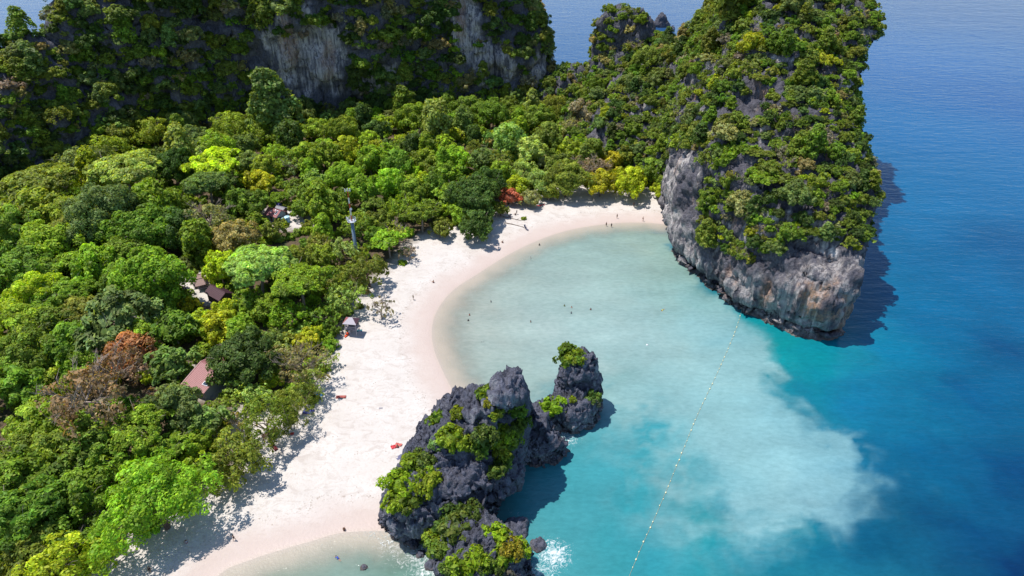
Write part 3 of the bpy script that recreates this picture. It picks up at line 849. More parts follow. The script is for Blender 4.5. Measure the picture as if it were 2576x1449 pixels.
def leaf_quads(pos, nrm, size, rng, aspect=.6, tint=None):
    """one four-cornered leaf spray for every position"""
    n = len(pos)
    nrm = unit(nrm)
    ref = unit(rng.normal(size=(n, 3)))
    u = unit(np.cross(nrm, ref)); w = np.cross(nrm, u)
    s = size * np.exp(rng.normal(0, .33, n))
    a = (u * s[:, None]); b = w * (s * aspect)[:, None]
    bend = nrm * (s * .18)[:, None]
    v = np.stack([pos - a - bend, pos + b * .9, pos + a - bend, pos - b * .9], 1).reshape(-1, 3)
    f = np.arange(n * 4).reshape(n, 4)
    t = np.repeat(tint, 4, 0)
    return v, f, t

def leaf_tint(n, rng, var=.28, warm=.25):
    g = np.clip(rng.normal(1, var, n), .45, 1.7)
    k = rng.uniform(-1, 1, n) * warm
    return np.stack([g * (1 + k * .8), g * (1 + k * .15), g * (1 - k * .4)], 1).clip(.2, 2.2)

def crown(kind, r, seed):
    """leaf sprays of one crown, centre of the crown's foot at z = 0 -> vertices, faces, tints, height of crown"""
    rng = np.random.default_rng(seed)
    L = .46 if r < 4 else .52
    if kind == 'dome':
        nc, hgt, rc = int(26 + r * 7), r * 1.25, (.17, .32)
    elif kind == 'airy':
        nc, hgt, rc = int(44 + r * 8), r * .95, (.13, .25)
    elif kind == 'umbrella':
        nc, hgt, rc = int(40 + r * 9), r * .62, (.13, .22)
    elif kind == 'rosette':
        nc, hgt, rc = int(30 + r * 8), r * 1.15, (.14, .22)
    elif kind == 'wispy':
        nc, hgt, rc = int(26 + r * 6), r * 1.5, (.16, .30)
    elif kind == 'column':
        nc, hgt, rc = int(34 + r * 8), r * 3.4, (.35, .6)
    elif kind == 'cone':
        nc, hgt, rc = int(36 + r * 8), r * 2.3, (.20, .34)
    elif kind == 'sparse':
        nc, hgt, rc = int(22 + r * 5), r * 1.1, (.12, .24)
    else:  # bush
        nc, hgt, rc = int(12 + r * 4), r * 1.0, (.28, .48)
    th = rng.uniform(0, 2 * np.pi, nc)
    if kind in ('column', 'cone'):
        h = rng.uniform(.02, 1, nc)
        rad = (1 - h) ** .75 * .9 + .08 if kind == 'cone' else .45 + .55 * np.sqrt(np.clip(1 - (2 * h - 1) ** 2, 0, 1))
        if kind == 'cone': rad *= smooth(-.15, .2, h)
        rr = rad * rng.uniform(.55, 1, nc) * r
        c = np.stack([np.cos(th) * rr, np.sin(th) * rr, h * hgt], 1)
    else:
        u = rng.uniform(-.28 if kind != 'umbrella' else .02, 1, nc)
        rxy = np.sqrt(1 - np.clip(u, -1, 1) ** 2)
        k = rng.uniform(.70, 1, nc) if kind not in ('sparse', 'airy') else rng.uniform(.35, 1, nc)
        lob = 1 + .22 * np.sin(th * 3 + seed) + .14 * np.sin(th * 5 + seed * 2.3)
        c = np.stack([np.cos(th) * rxy * k * r * lob, np.sin(th) * rxy * k * r * lob, (.26 + u * k * .74) * hgt], 1)
        if kind == 'umbrella':
            c[:, 2] = hgt * (.35 + .65 * u * rng.uniform(.82, 1.0, nc))
    core = np.array([0, 0, hgt * (.28 if kind != 'column' else .5)])
    V, F, T = [], [], []; off = 0
    for i in range(nc):
        R = r * rng.uniform(*rc)
        out = c[i] - core
        if kind in ('column', 'cone'): out = np.array([c[i][0], c[i][1], r * .35])
        out = out / (np.linalg.norm(out) + 1e-9) + np.array([0, 0, .45])
        out /= np.linalg.norm(out)
        dens = {'dome': 15, 'airy': 7.5, 'umbrella': 17, 'rosette': 9, 'wispy': 10, 'column': 15, 'cone': 13, 'sparse': 4.5, 'bush': 15}[kind]
        n = max(8, int(dens * R * R * 2.2 / (L * L) * .36))
        d = unit(rng.normal(size=(n, 3)) + out * 1.15)
        if kind == 'umbrella': d[:, 2] *= .55
        rad = R * rng.uniform(.62, 1.05, n)
        pos = c[i] + d * rad[:, None]
        nr = d + rng.normal(size=(n, 3)) * (.42 if kind != 'wispy' else .8) + np.array([0, 0, .25])
        size, asp = L, .62
        if kind == 'rosette': size, asp = L * 1.5, .45; nr = np.array([0, 0, 1.0]) + d * .5 + rng.normal(size=(n, 3)) * .35
        if kind == 'wispy': size, asp = L * 1.1, .26
        if kind == 'umbrella': nr = d * .6 + np.array([0, 0, .7]) + rng.normal(size=(n, 3)) * .4
        ct = np.clip(rng.normal(1, .2), .6, 1.5)
        v, f, t = leaf_quads(pos, nr, size * .62, rng, asp, leaf_tint(n, rng) * ct)
        V.append(v); F.append(f + off); T.append(t); off += len(v)
    if kind in ('dome', 'rosette', 'bush', 'column', 'cone', 'umbrella'):     # inner leaves that close the crown
        n = int(70 + 26 * r)
        d = unit(rng.normal(size=(n, 3)))
        if kind in ('column', 'cone'):
            h = rng.uniform(.05, .92, n)
            pos = np.stack([d[:, 0] * r * .5 * (1 - h * (.8 if kind == 'cone' else .2)), d[:, 1] * r * .5 * (1 - h * (.8 if kind == 'cone' else .2)), h * hgt], 1)
        else:
            pos = np.stack([d[:, 0] * r * .66, d[:, 1] * r * .66, hgt * (.34 + .40 * d[:, 2])], 1)
        v, f, t = leaf_quads(pos, d + np.array([0, 0, .2]), L * 1.7, rng, .7, leaf_tint(n, rng) * .9)
        V.append(v); F.append(f + off); T.append(t); off += len(v)
    return np.concatenate(V), np.concatenate(F), np.concatenate(T), hgt

def limbs(r, hgt, trunk_h, seed, twiggy=False, n_l=6, lean=.0):
    """tapered trunk with limbs reaching into the crown"""
    rr = random.Random(seed); mb = MB()
    R0 = .09 + r * .035
    top = Vector((rr.uniform(-.2, .2) * r * .4 + lean, rr.uniform(-.2, .2) * r * .4, trunk_h + hgt * .35))
    mid = Vector((top.x * .4 + rr.uniform(-.2, .2), top.y * .4 + rr.uniform(-.2, .2), trunk_h * .6))
    mb.tube([(0, 0, -1.0), (0, 0, .25), mid, top], [R0 * 1.5, R0 * 1.15, R0, R0 * .6], 7)
    for k in range(n_l):
        t = 2 * math.pi * (k + rr.uniform(-.3, .3)) / n_l
        s = mid.lerp(top, rr.uniform(.35, 1.0))
        e = Vector((math.cos(t) * r * rr.uniform(.55, .88), math.sin(t) * r * rr.uniform(.55, .88), trunk_h + hgt * rr.uniform(.3, .8)))
        m1 = s.lerp(e, .5) + Vector((rr.uniform(-.1, .1) * r, rr.uniform(-.1, .1) * r, hgt * .04))
        mb.tube([s, m1, e], [R0 * .5, R0 * .34, R0 * .12], 5)
        nt_ = 7 if twiggy else 2
        for j in range(nt_):
            a = s.lerp(m1, rr.uniform(.4, 1)) if rr.random() < .5 else m1.lerp(e, rr.uniform(0, 1))
            dd = (e - s).normalized() + Vector((rr.uniform(-1, 1), rr.uniform(-1, 1), rr.uniform(-.1, 1.0)))
            b = a + dd.normalized() * r * rr.uniform(.25, .5)
            mb.tube([a, a.lerp(b, .5) + Vector((0, 0, .05 * r)), b], [R0 * .24, R0 * .16, R0 * .07], 4, False)
            if twiggy:
                for q in range(5):
                    c0 = a.lerp(b, rr.uniform(.3, 1)); d3 = (b - a).normalized() + Vector((rr.uniform(-1, 1), rr.uniform(-1, 1), rr.uniform(-.3, .9)))
                    mb.tube([c0, c0 + d3.normalized() * r * rr.uniform(.1, .26)], [R0 * .13, R0 * .05], 3, False)
    return mb

PROTO = {}      # (kind, size class) -> list of dict(crown mesh, trunk mesh, radius, height, arrays)
TRUNK_H = {'dome': .55, 'umbrella': .95, 'rosette': .65, 'wispy': .55, 'column': .12, 'cone': .5, 'sparse': .75, 'bush': .02, 'airy': .55}
def proto(kind, r, seed, twiggy=False):
    v, f, t, h = crown(kind, r, seed)
    th = TRUNK_H[kind] * r
    v = v + np.array([0, 0, th])
    real = float(np.percentile(np.hypot(v[:, 0], v[:, 1]), 95.5))      # half width as it shows
    d = dict(kind=kind, r=real, h=float(np.percentile(v[:, 2], 98)), th=th)
    d['crown'] = mesh_np('crown', v, f, t, [LEAF])
    d['trunk'] = limbs(r, h, th, seed, twiggy, n_l=7 if kind in ('umbrella', 'sparse') else 5).mesh('trunk', BARK)
    d['slot'] = len(MASSED.objects)
    mo = bpy.data.objects.new('plant_%03d' % d['slot'], d['crown'])
    MASSED.objects.link(mo)
    mo.material_slots[0].link = 'OBJECT'; mo.material_slots[0].material = LEAF_MASS
    PROTO.setdefault(kind, []).append(d)
MASSED = bpy.data.collections.new('massed_plants')      # never linked to the scene: only what the masses below repeat
for k_, rs in {'dome': (3.2, 3.4, 5.0, 5.2, 5.4, 7.5, 8.0, 10.5), 'umbrella': (4.5, 5.0, 7.5, 8.0), 'rosette': (3.2, 4.6, 4.8, 6.0), 'wispy': (3.5, 5.0, 6.5), 'column': (2.2, 2.6),
               'cone': (3.0, 3.6, 4.4), 'bush': (1.6, 1.7, 2.2, 2.4, 3.0, 3.2), 'airy': (4.0, 5.5, 7.0, 9.5, 11.5)}.items():
    for i_, r_ in enumerate(rs):
        proto(k_, r_, 100 + i_ * 13 + int(r_ * 7) + len(k_) * 31)
for i_, r_ in enumerate((3.4, 4.6, 6.5, 7.5)):
    proto('sparse', r_, 300 + i_, True)

def pick(kind, r, rr):
    L = sorted(PROTO[kind], key=lambda d: abs(math.log(d['r'] / r)) + rr.uniform(0, .16))
    return L[0]

# own colours of the foliage (name -> reflectance)
GREEN = {
    'lime green': (0.482, 0.621, 0.024), 'yellow-green': (0.439, 0.514, 0.026), 'bright green': (0.316, 0.482, 0.032), 'fresh green': (0.273, 0.396, 0.032), 'mid green': (0.193, 0.305, 0.030),
    'dark green': (0.098, 0.171, 0.030), 'olive green': (0.241, 0.305, 0.040), 'blue-green': (0.166, 0.284, 0.058), 'grey-green': (0.214, 0.300, 0.075), 'pale green': (0.385, 0.503, 0.110),
    'tan': (0.385, 0.353, 0.130), 'golden': (0.535, 0.471, 0.030), 'orange': (0.578, 0.268, 0.110), 'coral red': (0.642, 0.193, 0.120), 'pinkish brown': (0.342, 0.225, 0.140), 'grey-brown': (0.321, 0.284, 0.180),
}
BARKC = {'pale': (.34, .29, .25), 'grey': (.20, .17, .15), 'brown': (.12, .085, .065)}
NOUN = {'dome': ('broadleaf_tree', 'round-crowned tree'), 'umbrella': ('umbrella_tree', 'flat-topped spreading tree'), 'rosette': ('large_leaved_tree', 'big-leaved tree'),
        'wispy': ('casuarina_tree', 'feathery casuarina'), 'column': ('vine_covered_tree', 'vine-draped tree'), 'cone': ('tall_tree', 'tall pointed tree'),
        'sparse': ('bare_tree', 'thin-leaved twiggy tree'), 'bush': ('bush', 'bush'), 'airy': ('spreading_tree', 'light-crowned tree')}

TREES = []      # dicts for labels
def add_tree(x, y, z, kind, colour, r, rr, group, bark=None, squash=1.0, spot=None, jitter=.10):
    d = pick(kind, r, rr)
    s = r / d['r']
    nm, noun = NOUN[kind]
    root = ob(nm, None, None, (x, y, z))
    root.rotation_euler = (rr.uniform(-.09, .09), rr.uniform(-.09, .09), rr.uniform(0, 6.283))
    sz = s * squash
    e_ = rr.uniform(.84, 1.18)
    root.scale = (s * e_, s / e_, sz * rr.uniform(.88, 1.14))
    root['category'] = 'bush' if kind == 'bush' else 'tree'
    root['group'] = group
    root.empty_display_size = .5
    tr = ob('trunk', d['trunk'], root)
    b = BARKC[bark or ('pale' if kind in ('sparse', 'umbrella') else rr.choice(('grey', 'brown', 'pale')))]
    tr.color = (*b, 1)
    cr = ob('crown', d['crown'], root)
    j = [1 + rr.uniform(-jitter, jitter) for _ in range(3)]
    k = 1 + rr.uniform(-.14, .14)
    cr.color = (*[min(1, c * q * k) for c, q in zip(GREEN[colour], j)], 1)
    TREES.append(dict(o=root, p=Vector((x, y, z + d['h'] * s * .7)), noun=noun, colour=colour, r=r, group=group, spot=spot))
    return root

# ------------------------------------------------------------------ trees of the valley that can be told apart: (picture x, y, half width, kind, colour)
T_ = {'d': 'dome', 'u': 'umbrella', 'r': 'rosette', 'w': 'wispy', 'v': 'column', 'c': 'cone', 's': 'sparse', 'b': 'bush', 'a': 'airy'}
C_ = {'L': 'lime green', 'Y': 'yellow-green', 'B': 'bright green', 'F': 'fresh green', 'M': 'mid green', 'D': 'dark green', 'O': 'olive green', 'U': 'blue-green', 'G': 'grey-green',
      'P': 'pale green', 'T': 'tan', 'g': 'golden', 'o': 'orange', 'c': 'coral red', 'p': 'pinkish brown', 'w': 'grey-brown'}
SPOTS = """570 192 33 c G;693 262 44 c G;377 318 50 d F;463 335 45 d G;300 322 40 d O;200 395 55 d G;267 362 45 d F;433 412 45 d D;545 405 66 u L;520 468 58 u G;650 442 40 d Y;
100 448 78 u O;320 440 74 u P;540 368 50 d F;622 395 36 r G;583 302 54 d F;727 345 30 v D;735 415 32 s G;813 383 45 r B;880 262 34 d G;915 302 22 v D;1042 285 44 d F;1129 312 17 v D;1192 345 17 v D;
945 318 34 d D;1035 363 22 v D;1065 170 26 c G;1275 328 50 r U;1435 371 33 d B;1295 228 30 r P;1492 274 36 d P;1622 215 66 s w;1545 400 28 d g;1492 418 46 s w;1425 434 58 d O;1512 446 44 d Y;1592 448 44 d Y;
1283 487 30 d c;1045 428 20 d L;1222 445 56 d D;1190 482 64 d D;1204 546 50 d D;1117 513 24 d Y;1029 630 30 s w;977 603 46 u B;924 675 50 a O;868 745 52 a P;957 768 42 s w;754 716 78 u F;771 843 32 d Y;
697 655 46 d B;937 506 30 d O;80 726 60 d Y;143 735 56 u F;240 663 55 d B;367 684 80 d F;550 662 46 d L;643 672 82 u P;520 540 54 s T;583 580 56 d T;680 578 30 d O;443 563 58 d D;347 560 68 d M;
250 533 76 d G;187 570 64 d O;67 516 70 d F;33 568 60 d M;453 660 26 d G;470 760 26 d g;283 783 88 r G;200 775 50 d O;393 757 34 d T;433 812 64 d M;553 810 46 d Y;617 876 80 d D;317 878 58 d o;290 935 66 s p;
420 896 56 r U;53 876 70 d M;167 860 62 d M;787 836 32 d Y;750 902 66 s T;680 950 32 d Y;367 943 26 d Y;87 1040 60 d F;233 1003 88 s p;233 1102 74 d M;350 1084 70 d F;143 1116 60 d O;450 1016 64 d G;
493 1106 42 d B;593 1135 82 a O;667 1052 66 w O;717 1018 60 w O;383 1235 128 a B;200 1233 66 d M;50 1300 80 d M;33 1193 70 d M;142 1396 82 a Y;60 1400 60 d O;
840 690 44 a O;800 640 42 d F;860 620 40 a P;905 560 40 d M;960 545 36 d M;1010 520 40 d F;1060 540 44 d M;1105 560 34 d O;1040 470 40 d F;980 450 44 d B;910 470 40 d F;840 500 44 d M;790 470 40 d M;760 520 30 d M;
860 430 46 d B;930 390 44 d F;1000 400 42 d M;1070 390 40 d F;1120 430 40 d F;1150 390 38 d B;1210 390 40 r G;1260 400 40 d O;1320 420 42 a P;1360 450 44 a P;1330 370 40 d P;1380 330 40 d O;1440 310 36 s T;
1350 280 40 d O;1400 260 40 d O;1450 230 36 d M;1240 280 40 d M;1180 260 42 d M;1120 240 40 d M;1060 240 40 d D;1000 250 36 d M;950 250 30 d D;860 320 40 d F;790 310 38 d F;760 270 34 d G;650 330 40 d F;
690 380 40 d B;770 390 44 d B;870 365 40 d Y;640 500 40 d M;590 500 36 d M;560 560 30 d M;420 490 46 d M;360 500 46 d F;150 520 60 d F;120 610 60 d F;60 650 60 d M;130 660 50 d F;300 620 56 d M;300 700 50 d M;
50 790 60 d F;120 800 54 d M;40 950 60 d M;120 940 56 d F;200 920 46 d M;60 1110 60 d O;130 1190 60 d M;280 1160 60 d F;420 1130 54 d F;520 1050 50 d G;560 1018 40 a O;592 968 34 a P;640 990 44 a P;
700 880 44 a P;820 900 34 a P;810 790 44 d M;720 790 44 d F;660 760 44 d F;836 824 22 d M;620 760 40 d F;500 800 44 d Y;350 840 50 d F;430 988 36 d G;380 1000 40 s p;90 1260 60 d M;120 1340 60 d M;250 1330 40 d M;330 1300 44 a O;
230 1405 46 a Y;600 1060 40 s T;480 1180 50 a B;560 1200 46 a O;780 950 40 w P;760 980 44 w O;1300 460 36 d Y;1410 400 36 d O;1460 360 36 d F;1550 330 40 d F;1560 270 40 d O;1500 330 34 d O;1640 420 40 d M;1660 370 40 d M;1600 380 40 d O;
1640 300 44 d O;1690 440 30 d F;1660 470 24 d Y;1560 440 30 d Y;1380 475 30 d O;1330 490 28 d T;1260 520 24 d O;1160 520 36 d F;1130 480 40 d F;1090 460 36 d M;420 740 40 d M;565 778 34 d Y;602 695 24 d O"""
VR = random.Random(11)
placed = []      # (x, y, r)
spots = []
for row in SPOTS.replace('\n', '').split(';'):
    a = row.split(); spots.append((float(a[0]), float(a[1]), float(a[2]), T_[a[3]], C_[a[4]]))
def ground_under(px, py, hc):
    """ground point of a crown seen at the spot, with the crown's middle hc above the ground"""
    z = 4.0
    for _ in range(4):
        q = P(px, py, z + hc); z = max(.3, gz(q.x, q.y))
    return q.x, q.y, z
MASSIF_IN = [tuple(np.array(p)) for p in MB0]
for px, py, hw, kind, colour in spots:
    if kind == 'dome' and colour in ('fresh green', 'mid green', 'olive green', 'bright green', 'grey-green', 'pale green') and VR.random() < .42: kind = VR.choice(('airy', 'airy', 'rosette', 'umbrella'))
    q0 = P(px, py, 10)
    rad = hw / FPX * math.sqrt(q0.x ** 2 + q0.y ** 2 + (CAM_H - 10) ** 2) * .98
    rad = min(max(rad * 1.06, 1.8), 13.5)
    d0 = pick(kind, rad, VR)
    hc = d0['h'] * rad / d0['r'] * (.74 if kind not in ('column', 'cone') else .55)
    x, y, z = ground_under(px, py, hc)
    sq = 1.0
    grp = 'trees of the valley forest'
    if kind in ('column',): rad *= 1.0
    add_tree(x, y, z, kind, colour, rad, VR, grp, squash=sq, spot=(px, py))
    placed.append((x, y, rad))

# ------------------------------------------------------------------ the rest of the forest
cand = np.column_stack([RNG.uniform(-255, 80, 9000), RNG.uniform(60, 362, 9000)])
vd_ = veg_dist(cand)
ok = vd_ > 2.0
qn = Qn(np.column_stack([cand, np.full(len(cand), 10.0)]))
ok &= (qn[:, 0] > -120) & (qn[:, 0] < 1750) & (qn[:, 1] < 1640) & (qn[:, 1] > 150)
ok &= ~in_poly(cand, shift(MB0, -2.5))
ok &= ~in_poly(cand, shift(HB, 1.0))
for c, r in CLEARINGS:
    ok &= np.hypot(cand[:, 0] - c.x, cand[:, 1] - c.y) > r + 1.5
cand = cand[ok]
zc = ground_z(cand)
def zone_colour(px, py, rr):
    if py > 760 and px < 560: w = 'M F F B O G B Y P'
    elif px > 1150: w = 'M O O F F G B Y P T'
    elif py < 430 and px < 700: w = 'F G G O M B P'
    elif px > 800 and py > 600: w = 'O O M P T F'
    elif py < 520: w = 'M F F B B G O Y P'
    else: w = 'M F F B O G F B P'
    return C_[rr.choice(w.split())]
infill = []
PROTECT = [(505, 935, 48, 150), (697, 535, 34, 236), (740, 545, 22, 232), (490, 708, 55, 190), (885, 545, 24, 205), (888, 822, 32, 150), (680, 1090, 30, 112), (550, 730, 28, 186)]   # built things that the photograph shows free of leaves
def hides(g, x, y, r):
    rp = r / g[2] * FPX
    return any(math.hypot(g[0] - a, g[1] - b) < c + rp * .85 and y < d for a, b, c, d in PROTECT)
for (x, y), z in zip(cand, zc):
    g = Qn(np.array([[x, y, z + 8]]))[0]
    r = VR.uniform(2.8, 5.8) * (1.1 if y > 180 else .9)
    if hides(g, x, y, r): continue
    if any((x - a) ** 2 + (y - b) ** 2 < (.70 * (r + c)) ** 2 for a, b, c in placed): continue
    placed.append((x, y, r)); infill.append((x, y, z, r, g))
infill.sort(key=lambda t: -t[3] / t[4][2])
N_SINGLE = max(0, 300 - len(TREES))
def add_mass(x, y, z, kind, colour, r, rr, store, squash=1.0, thin=1.0, own=1.0):
    d = pick(kind, r, rr); s = r / d['r']
    g = [c * own * (1 + rr.uniform(-.12, .12)) for c in GREEN[colour]]; k = 1 + rr.uniform(-.18, .18)
    store.append((x, y, z, d['slot'], rr.uniform(0, 6.283), s, s * squash, g[0] * k, g[1] * k, g[2] * k))
def new_store(): return []
def repeat_nodes():
    ng = bpy.data.node_groups.new('repeat_plants', 'GeometryNodeTree')
    ng.interface.new_socket('Geometry', in_out='INPUT', socket_type='NodeSocketGeometry')
    ng.interface.new_socket('Geometry', in_out='OUTPUT', socket_type='NodeSocketGeometry')
    gi = ng.nodes.new('NodeGroupInput'); go = ng.nodes.new('NodeGroupOutput')
    ci = ng.nodes.new('GeometryNodeCollectionInfo'); ci.inputs['Collection'].default_value = MASSED
    ci.inputs['Separate Children'].default_value = True; ci.inputs['Reset Children'].default_value = True
    ip = ng.nodes.new('GeometryNodeInstanceOnPoints'); ip.inputs['Pick Instance'].default_value = True
    def na(nm, typ):
        n = ng.nodes.new('GeometryNodeInputNamedAttribute'); n.data_type = typ; n.inputs[0].default_value = nm
        return n.outputs[0]
    ng.links.new(gi.outputs[0], ip.inputs['Points']); ng.links.new(ci.outputs[0], ip.inputs['Instance'])
    ng.links.new(na('slot', 'INT'), ip.inputs['Instance Index'])
    er = ng.nodes.new('FunctionNodeEulerToRotation'); ng.links.new(na('turn', 'FLOAT_VECTOR'), er.inputs[0])
    ng.links.new(er.outputs[0], ip.inputs['Rotation']); ng.links.new(na('size', 'FLOAT_VECTOR'), ip.inputs['Scale'])
    ng.links.new(ip.outputs[0], go.inputs[0])
    return ng
REPEAT = []
def flush(store, name, label):
    if not store: return None
    if not REPEAT: REPEAT.append(repeat_nodes())
    a = np.array(store, np.float32); n = len(a)
    me = bpy.data.meshes.new(name)
    me.vertices.add(n); me.vertices.foreach_set('co', a[:, :3].ravel())
    me.attributes.new('slot', 'INT', 'POINT').data.foreach_set('value', a[:, 3].astype(np.int32))
    rot = np.zeros((n, 3), np.float32); rot[:, 2] = a[:, 4]
    me.attributes.new('turn', 'FLOAT_VECTOR', 'POINT').data.foreach_set('vector', rot.ravel())
    me.attributes.new('size', 'FLOAT_VECTOR', 'POINT').data.foreach_set('vector', a[:, [5, 5, 6]].ravel())
    c = np.ones((n, 4), np.float32); c[:, :3] = a[:, 7:10]
    me.attributes.new('plant_colour', 'FLOAT_COLOR', 'POINT').data.foreach_set('color', c.ravel())
    o = ob(name, me, kind='stuff', label=label)
    md = o.modifiers.new('plants', 'NODES'); md.node_group = REPEAT[0]
    return o
forest = new_store()
for i, (x, y, z, r, g) in enumerate(infill):
    kind = VR.choice(('dome', 'dome', 'dome', 'airy', 'airy', 'airy', 'rosette', 'rosette', 'cone', 'umbrella', 'wispy', 'sparse', 'column'))
    colour = zone_colour(g[0], g[1], VR)
    if i < N_SINGLE and g[0] > -20 and g[1] < 1480:
        add_tree(x, y, z, kind, colour, r, VR, 'trees of the valley forest', spot=(g[0], g[1]))
    else:
        add_mass(x, y, z, kind, colour, r, VR, forest)
flush(forest, 'forest', 'small trees filling the gaps of the valley forest')
# undergrowth between the trunks and along the back of the beach
under = new_store()
uc = np.column_stack([RNG.uniform(-200, 70, 9000), RNG.uniform(66, 330, 9000)])
ud = veg_dist(uc)
uq = Qn(np.column_stack([uc, np.full(len(uc), 3.0)]))
uk = (ud > -.5) & (uq[:, 0] > -30) & (uq[:, 0] < 1720) & (uq[:, 1] < 1500) & ~in_poly(uc, shift(HB, 1.0)) & ~in_poly(uc, MB0)
for c, r in CLEARINGS:
    uk &= np.hypot(uc[:, 0] - c.x, uc[:, 1] - c.y) > r * .95
uc = uc[uk]; uz = ground_z(uc); uq = uq[uk]; ud = ud[uk]
last = []
for (x, y), z, g, dd in zip(uc, uz, uq, ud):
    if dd < 5 and VR.random() < .35: continue
    if len(last) > 2000: break
    last.append(1)
    add_mass(x, y, z - .1, 'bush', VR.choice((zone_colour(g[0], g[1], VR), 'fresh green', 'olive green', 'mid green')), VR.uniform(1.2, 3.0), VR, under, thin=.75)
flush(under, 'undergrowth', 'low undergrowth between the trees and along the back of the beach')


# ------------------------------------------------------------------ plants on the rocks
CAMV = np.array([0, 0, CAM_H])
def surface_points(v, t, n, rng):
    a = v[t[:, 0]]; b = v[t[:, 1]]; c = v[t[:, 2]]
    nr = np.cross(b - a, c - a); ar = np.linalg.norm(nr, axis=1)
    pick_ = rng.choice(len(t), n, p=ar / ar.sum())
    u = rng.random((n, 2)); m = u.sum(1) > 1; u[m] = 1 - u[m]
    p = a[pick_] + (b[pick_] - a[pick_]) * u[:, :1] + (c[pick_] - a[pick_]) * u[:, 1:]
    return p, nr[pick_] / (ar[pick_][:, None] + 1e-9)

def poisson(p, rad, cell=6.0):
    g = {}; keep = []
    for i in range(len(p)):
        k = tuple((p[i] // cell).astype(int)); bad = False
        for dx in (-1, 0, 1):
            for dy in (-1, 0, 1):
                for dz in (-1, 0, 1):
                    for j in g.get((k[0] + dx, k[1] + dy, k[2] + dz), ()):
                        if ((p[i] - p[j]) ** 2).sum() < (.5 * (rad[i] + rad[j])) ** 2: bad = True
        if not bad:
            g.setdefault(k, []).append(i); keep.append(i)
    return np.array(keep, int)

def mean_normal(v, t, n, p, rad):
    return n

def in_boxes(q, boxes):
    m = np.zeros(len(q), bool)
    for x0, y0, x1, y1 in boxes:
        m |= (q[:, 0] > x0) & (q[:, 0] < x1) & (q[:, 1] > y0) & (q[:, 1] < y1)
    return m

# headland
v, t, _ = ROCKS['headland']
rg = np.random.default_rng(5)
p, n = surface_points(v, t, 22000, rg)
q = Qn(p)
vis = ((CAMV - p) * n).sum(1) / np.linalg.norm(CAMV - p, axis=1) > -.25
fr = (q[:, 0] > 1300) & (q[:, 1] > -160) & (q[:, 1] < 900) & (p[:, 2] > 3)
dens = fbm(p * .055, 3, 44)
score = n[:, 2] * .7 + dens * 1.5 + smooth(10, 26, p[:, 2]) * .75
# bare: seaward cliff, beach-side wall and the dark scar on the face
bare_line = 640 - (q[:, 0] - 1850) * .06
bare = (q[:, 1] > bare_line + 40 * fbm(p * .09, 3, 8)) & (q[:, 0] > 1740) & (p[:, 2] < 27)
bare |= (q[:, 0] < 1760) & (q[:, 1] > 380) & (p[:, 1] < 235)
scar = ((q[:, 0] - 1880) / 95) ** 2 + ((q[:, 1] - 330) / 110) ** 2 < 1 + .5 * dens
rimr = (q[:, 0] > 2080) & (p[:, 1] < 215)
score = score - bare * 1.6 - scar * 1.0 - rimr * .25
okm = vis & fr & (score > .22)
p, n, q, score, bare = p[okm], n[okm], q[okm], score[okm], bare[okm]
rad = np.exp(rg.normal(.82, .36, len(p))).clip(1.1, 6.2) * np.where(p[:, 1] > 220, 1.25, 1)
rad = np.where(q[:, 0] > 2090, np.minimum(rad, 2.6), rad)
k = poisson(p, rad * .98)
order = k[np.argsort(-rad[k] / q[k, 2])]
HDARK = .88      # the leathery scrub of the cliffs is darker than the valley's leaves
HR = random.Random(23)
SHRUBS = []
cl = new_store()
cnt = 0
for i in order:
    x, y, z = p[i] - n[i] * .4 - np.array([0, 0, .12 * rad[i]])
    colour = HR.choice(['olive green'] * 7 + ['mid green'] * 5 + ['dark green'] * 5 + ['fresh green'] * 3 + ['grey-green'] * 3 + ['yellow-green', 'tan', 'grey-brown'])
    r = float(rad[i])
    kind = 'bush' if r < 1.7 else HR.choice(['bush'] * 4 + ['dome'] * 5 + ['rosette', 'airy', 'umbrella', 'cone', 'sparse'])
    inside = 0 < q[i, 1] < 1449
    if cnt < 230 and inside and r > 1.7:
        o = add_tree(x, y, z, 'bush' if kind == 'bush' else kind, colour, r, HR, 'shrubs and trees growing on the headland', spot=(q[i, 0], q[i, 1]), squash=.85 if kind != 'bush' else 1.1)
        cc_ = [c for c in o.children if c.name.startswith('crown')][0]; cc_.color = (*[c * HDARK for c in cc_.color[:3]], 1)
        cnt += 1
    else:
        add_mass(x, y, z, kind, colour, r, HR, cl, own=HDARK, squash=.8 if kind != 'bush' else 1.0)
# massif
v, t, _ = ROCKS['cliff_massif']
p, n = surface_points(v, t, 40000, rg)
q = Qn(p)
vis = ((CAMV - p) * n).sum(1) / np.linalg.norm(CAMV - p, axis=1) > -.2
fr = (q[:, 0] > -80) & (q[:, 1] > -120) & (q[:, 1] < 520) & (p[:, 2] > 4) & (q[:, 0] < 1500)
dens = fbm(p * .035, 3, 61)
bare = in_boxes(q + np.column_stack([dens * 60, dens * 40, dens * 0]), [(640, 85, 890, 250), (1165, 20, 1240, 185), (1235, 140, 1310, 235), (1330, 150, 1410, 240)])
score = n[:, 2] * .6 + dens * .5 + .75 - bare * 2.4
okm = vis & fr & (score > -.05)
p, n, q = p[okm], n[okm], q[okm]
rad = np.exp(rg.normal(1.42, .32, len(p))).clip(2.0, 8.5)
k = poisson(p, rad * .92, 7.0)
for i in k:
    x, y, z = p[i] - n[i] * .6 - np.array([0, 0, .35 * rad[i]])
    colour = HR.choice(['olive green'] * 4 + ['mid green'] * 3 + ['dark green'] * 5 + ['grey-green'] * 4 + ['fresh green'] * 1 + ['grey-brown', 'tan'])
    add_mass(x, y, z, HR.choice(('bush', 'bush', 'dome', 'dome', 'dome', 'rosette', 'airy', 'cone')), colour, float(rad[i]), HR, cl, own=1.0, squash=.85)

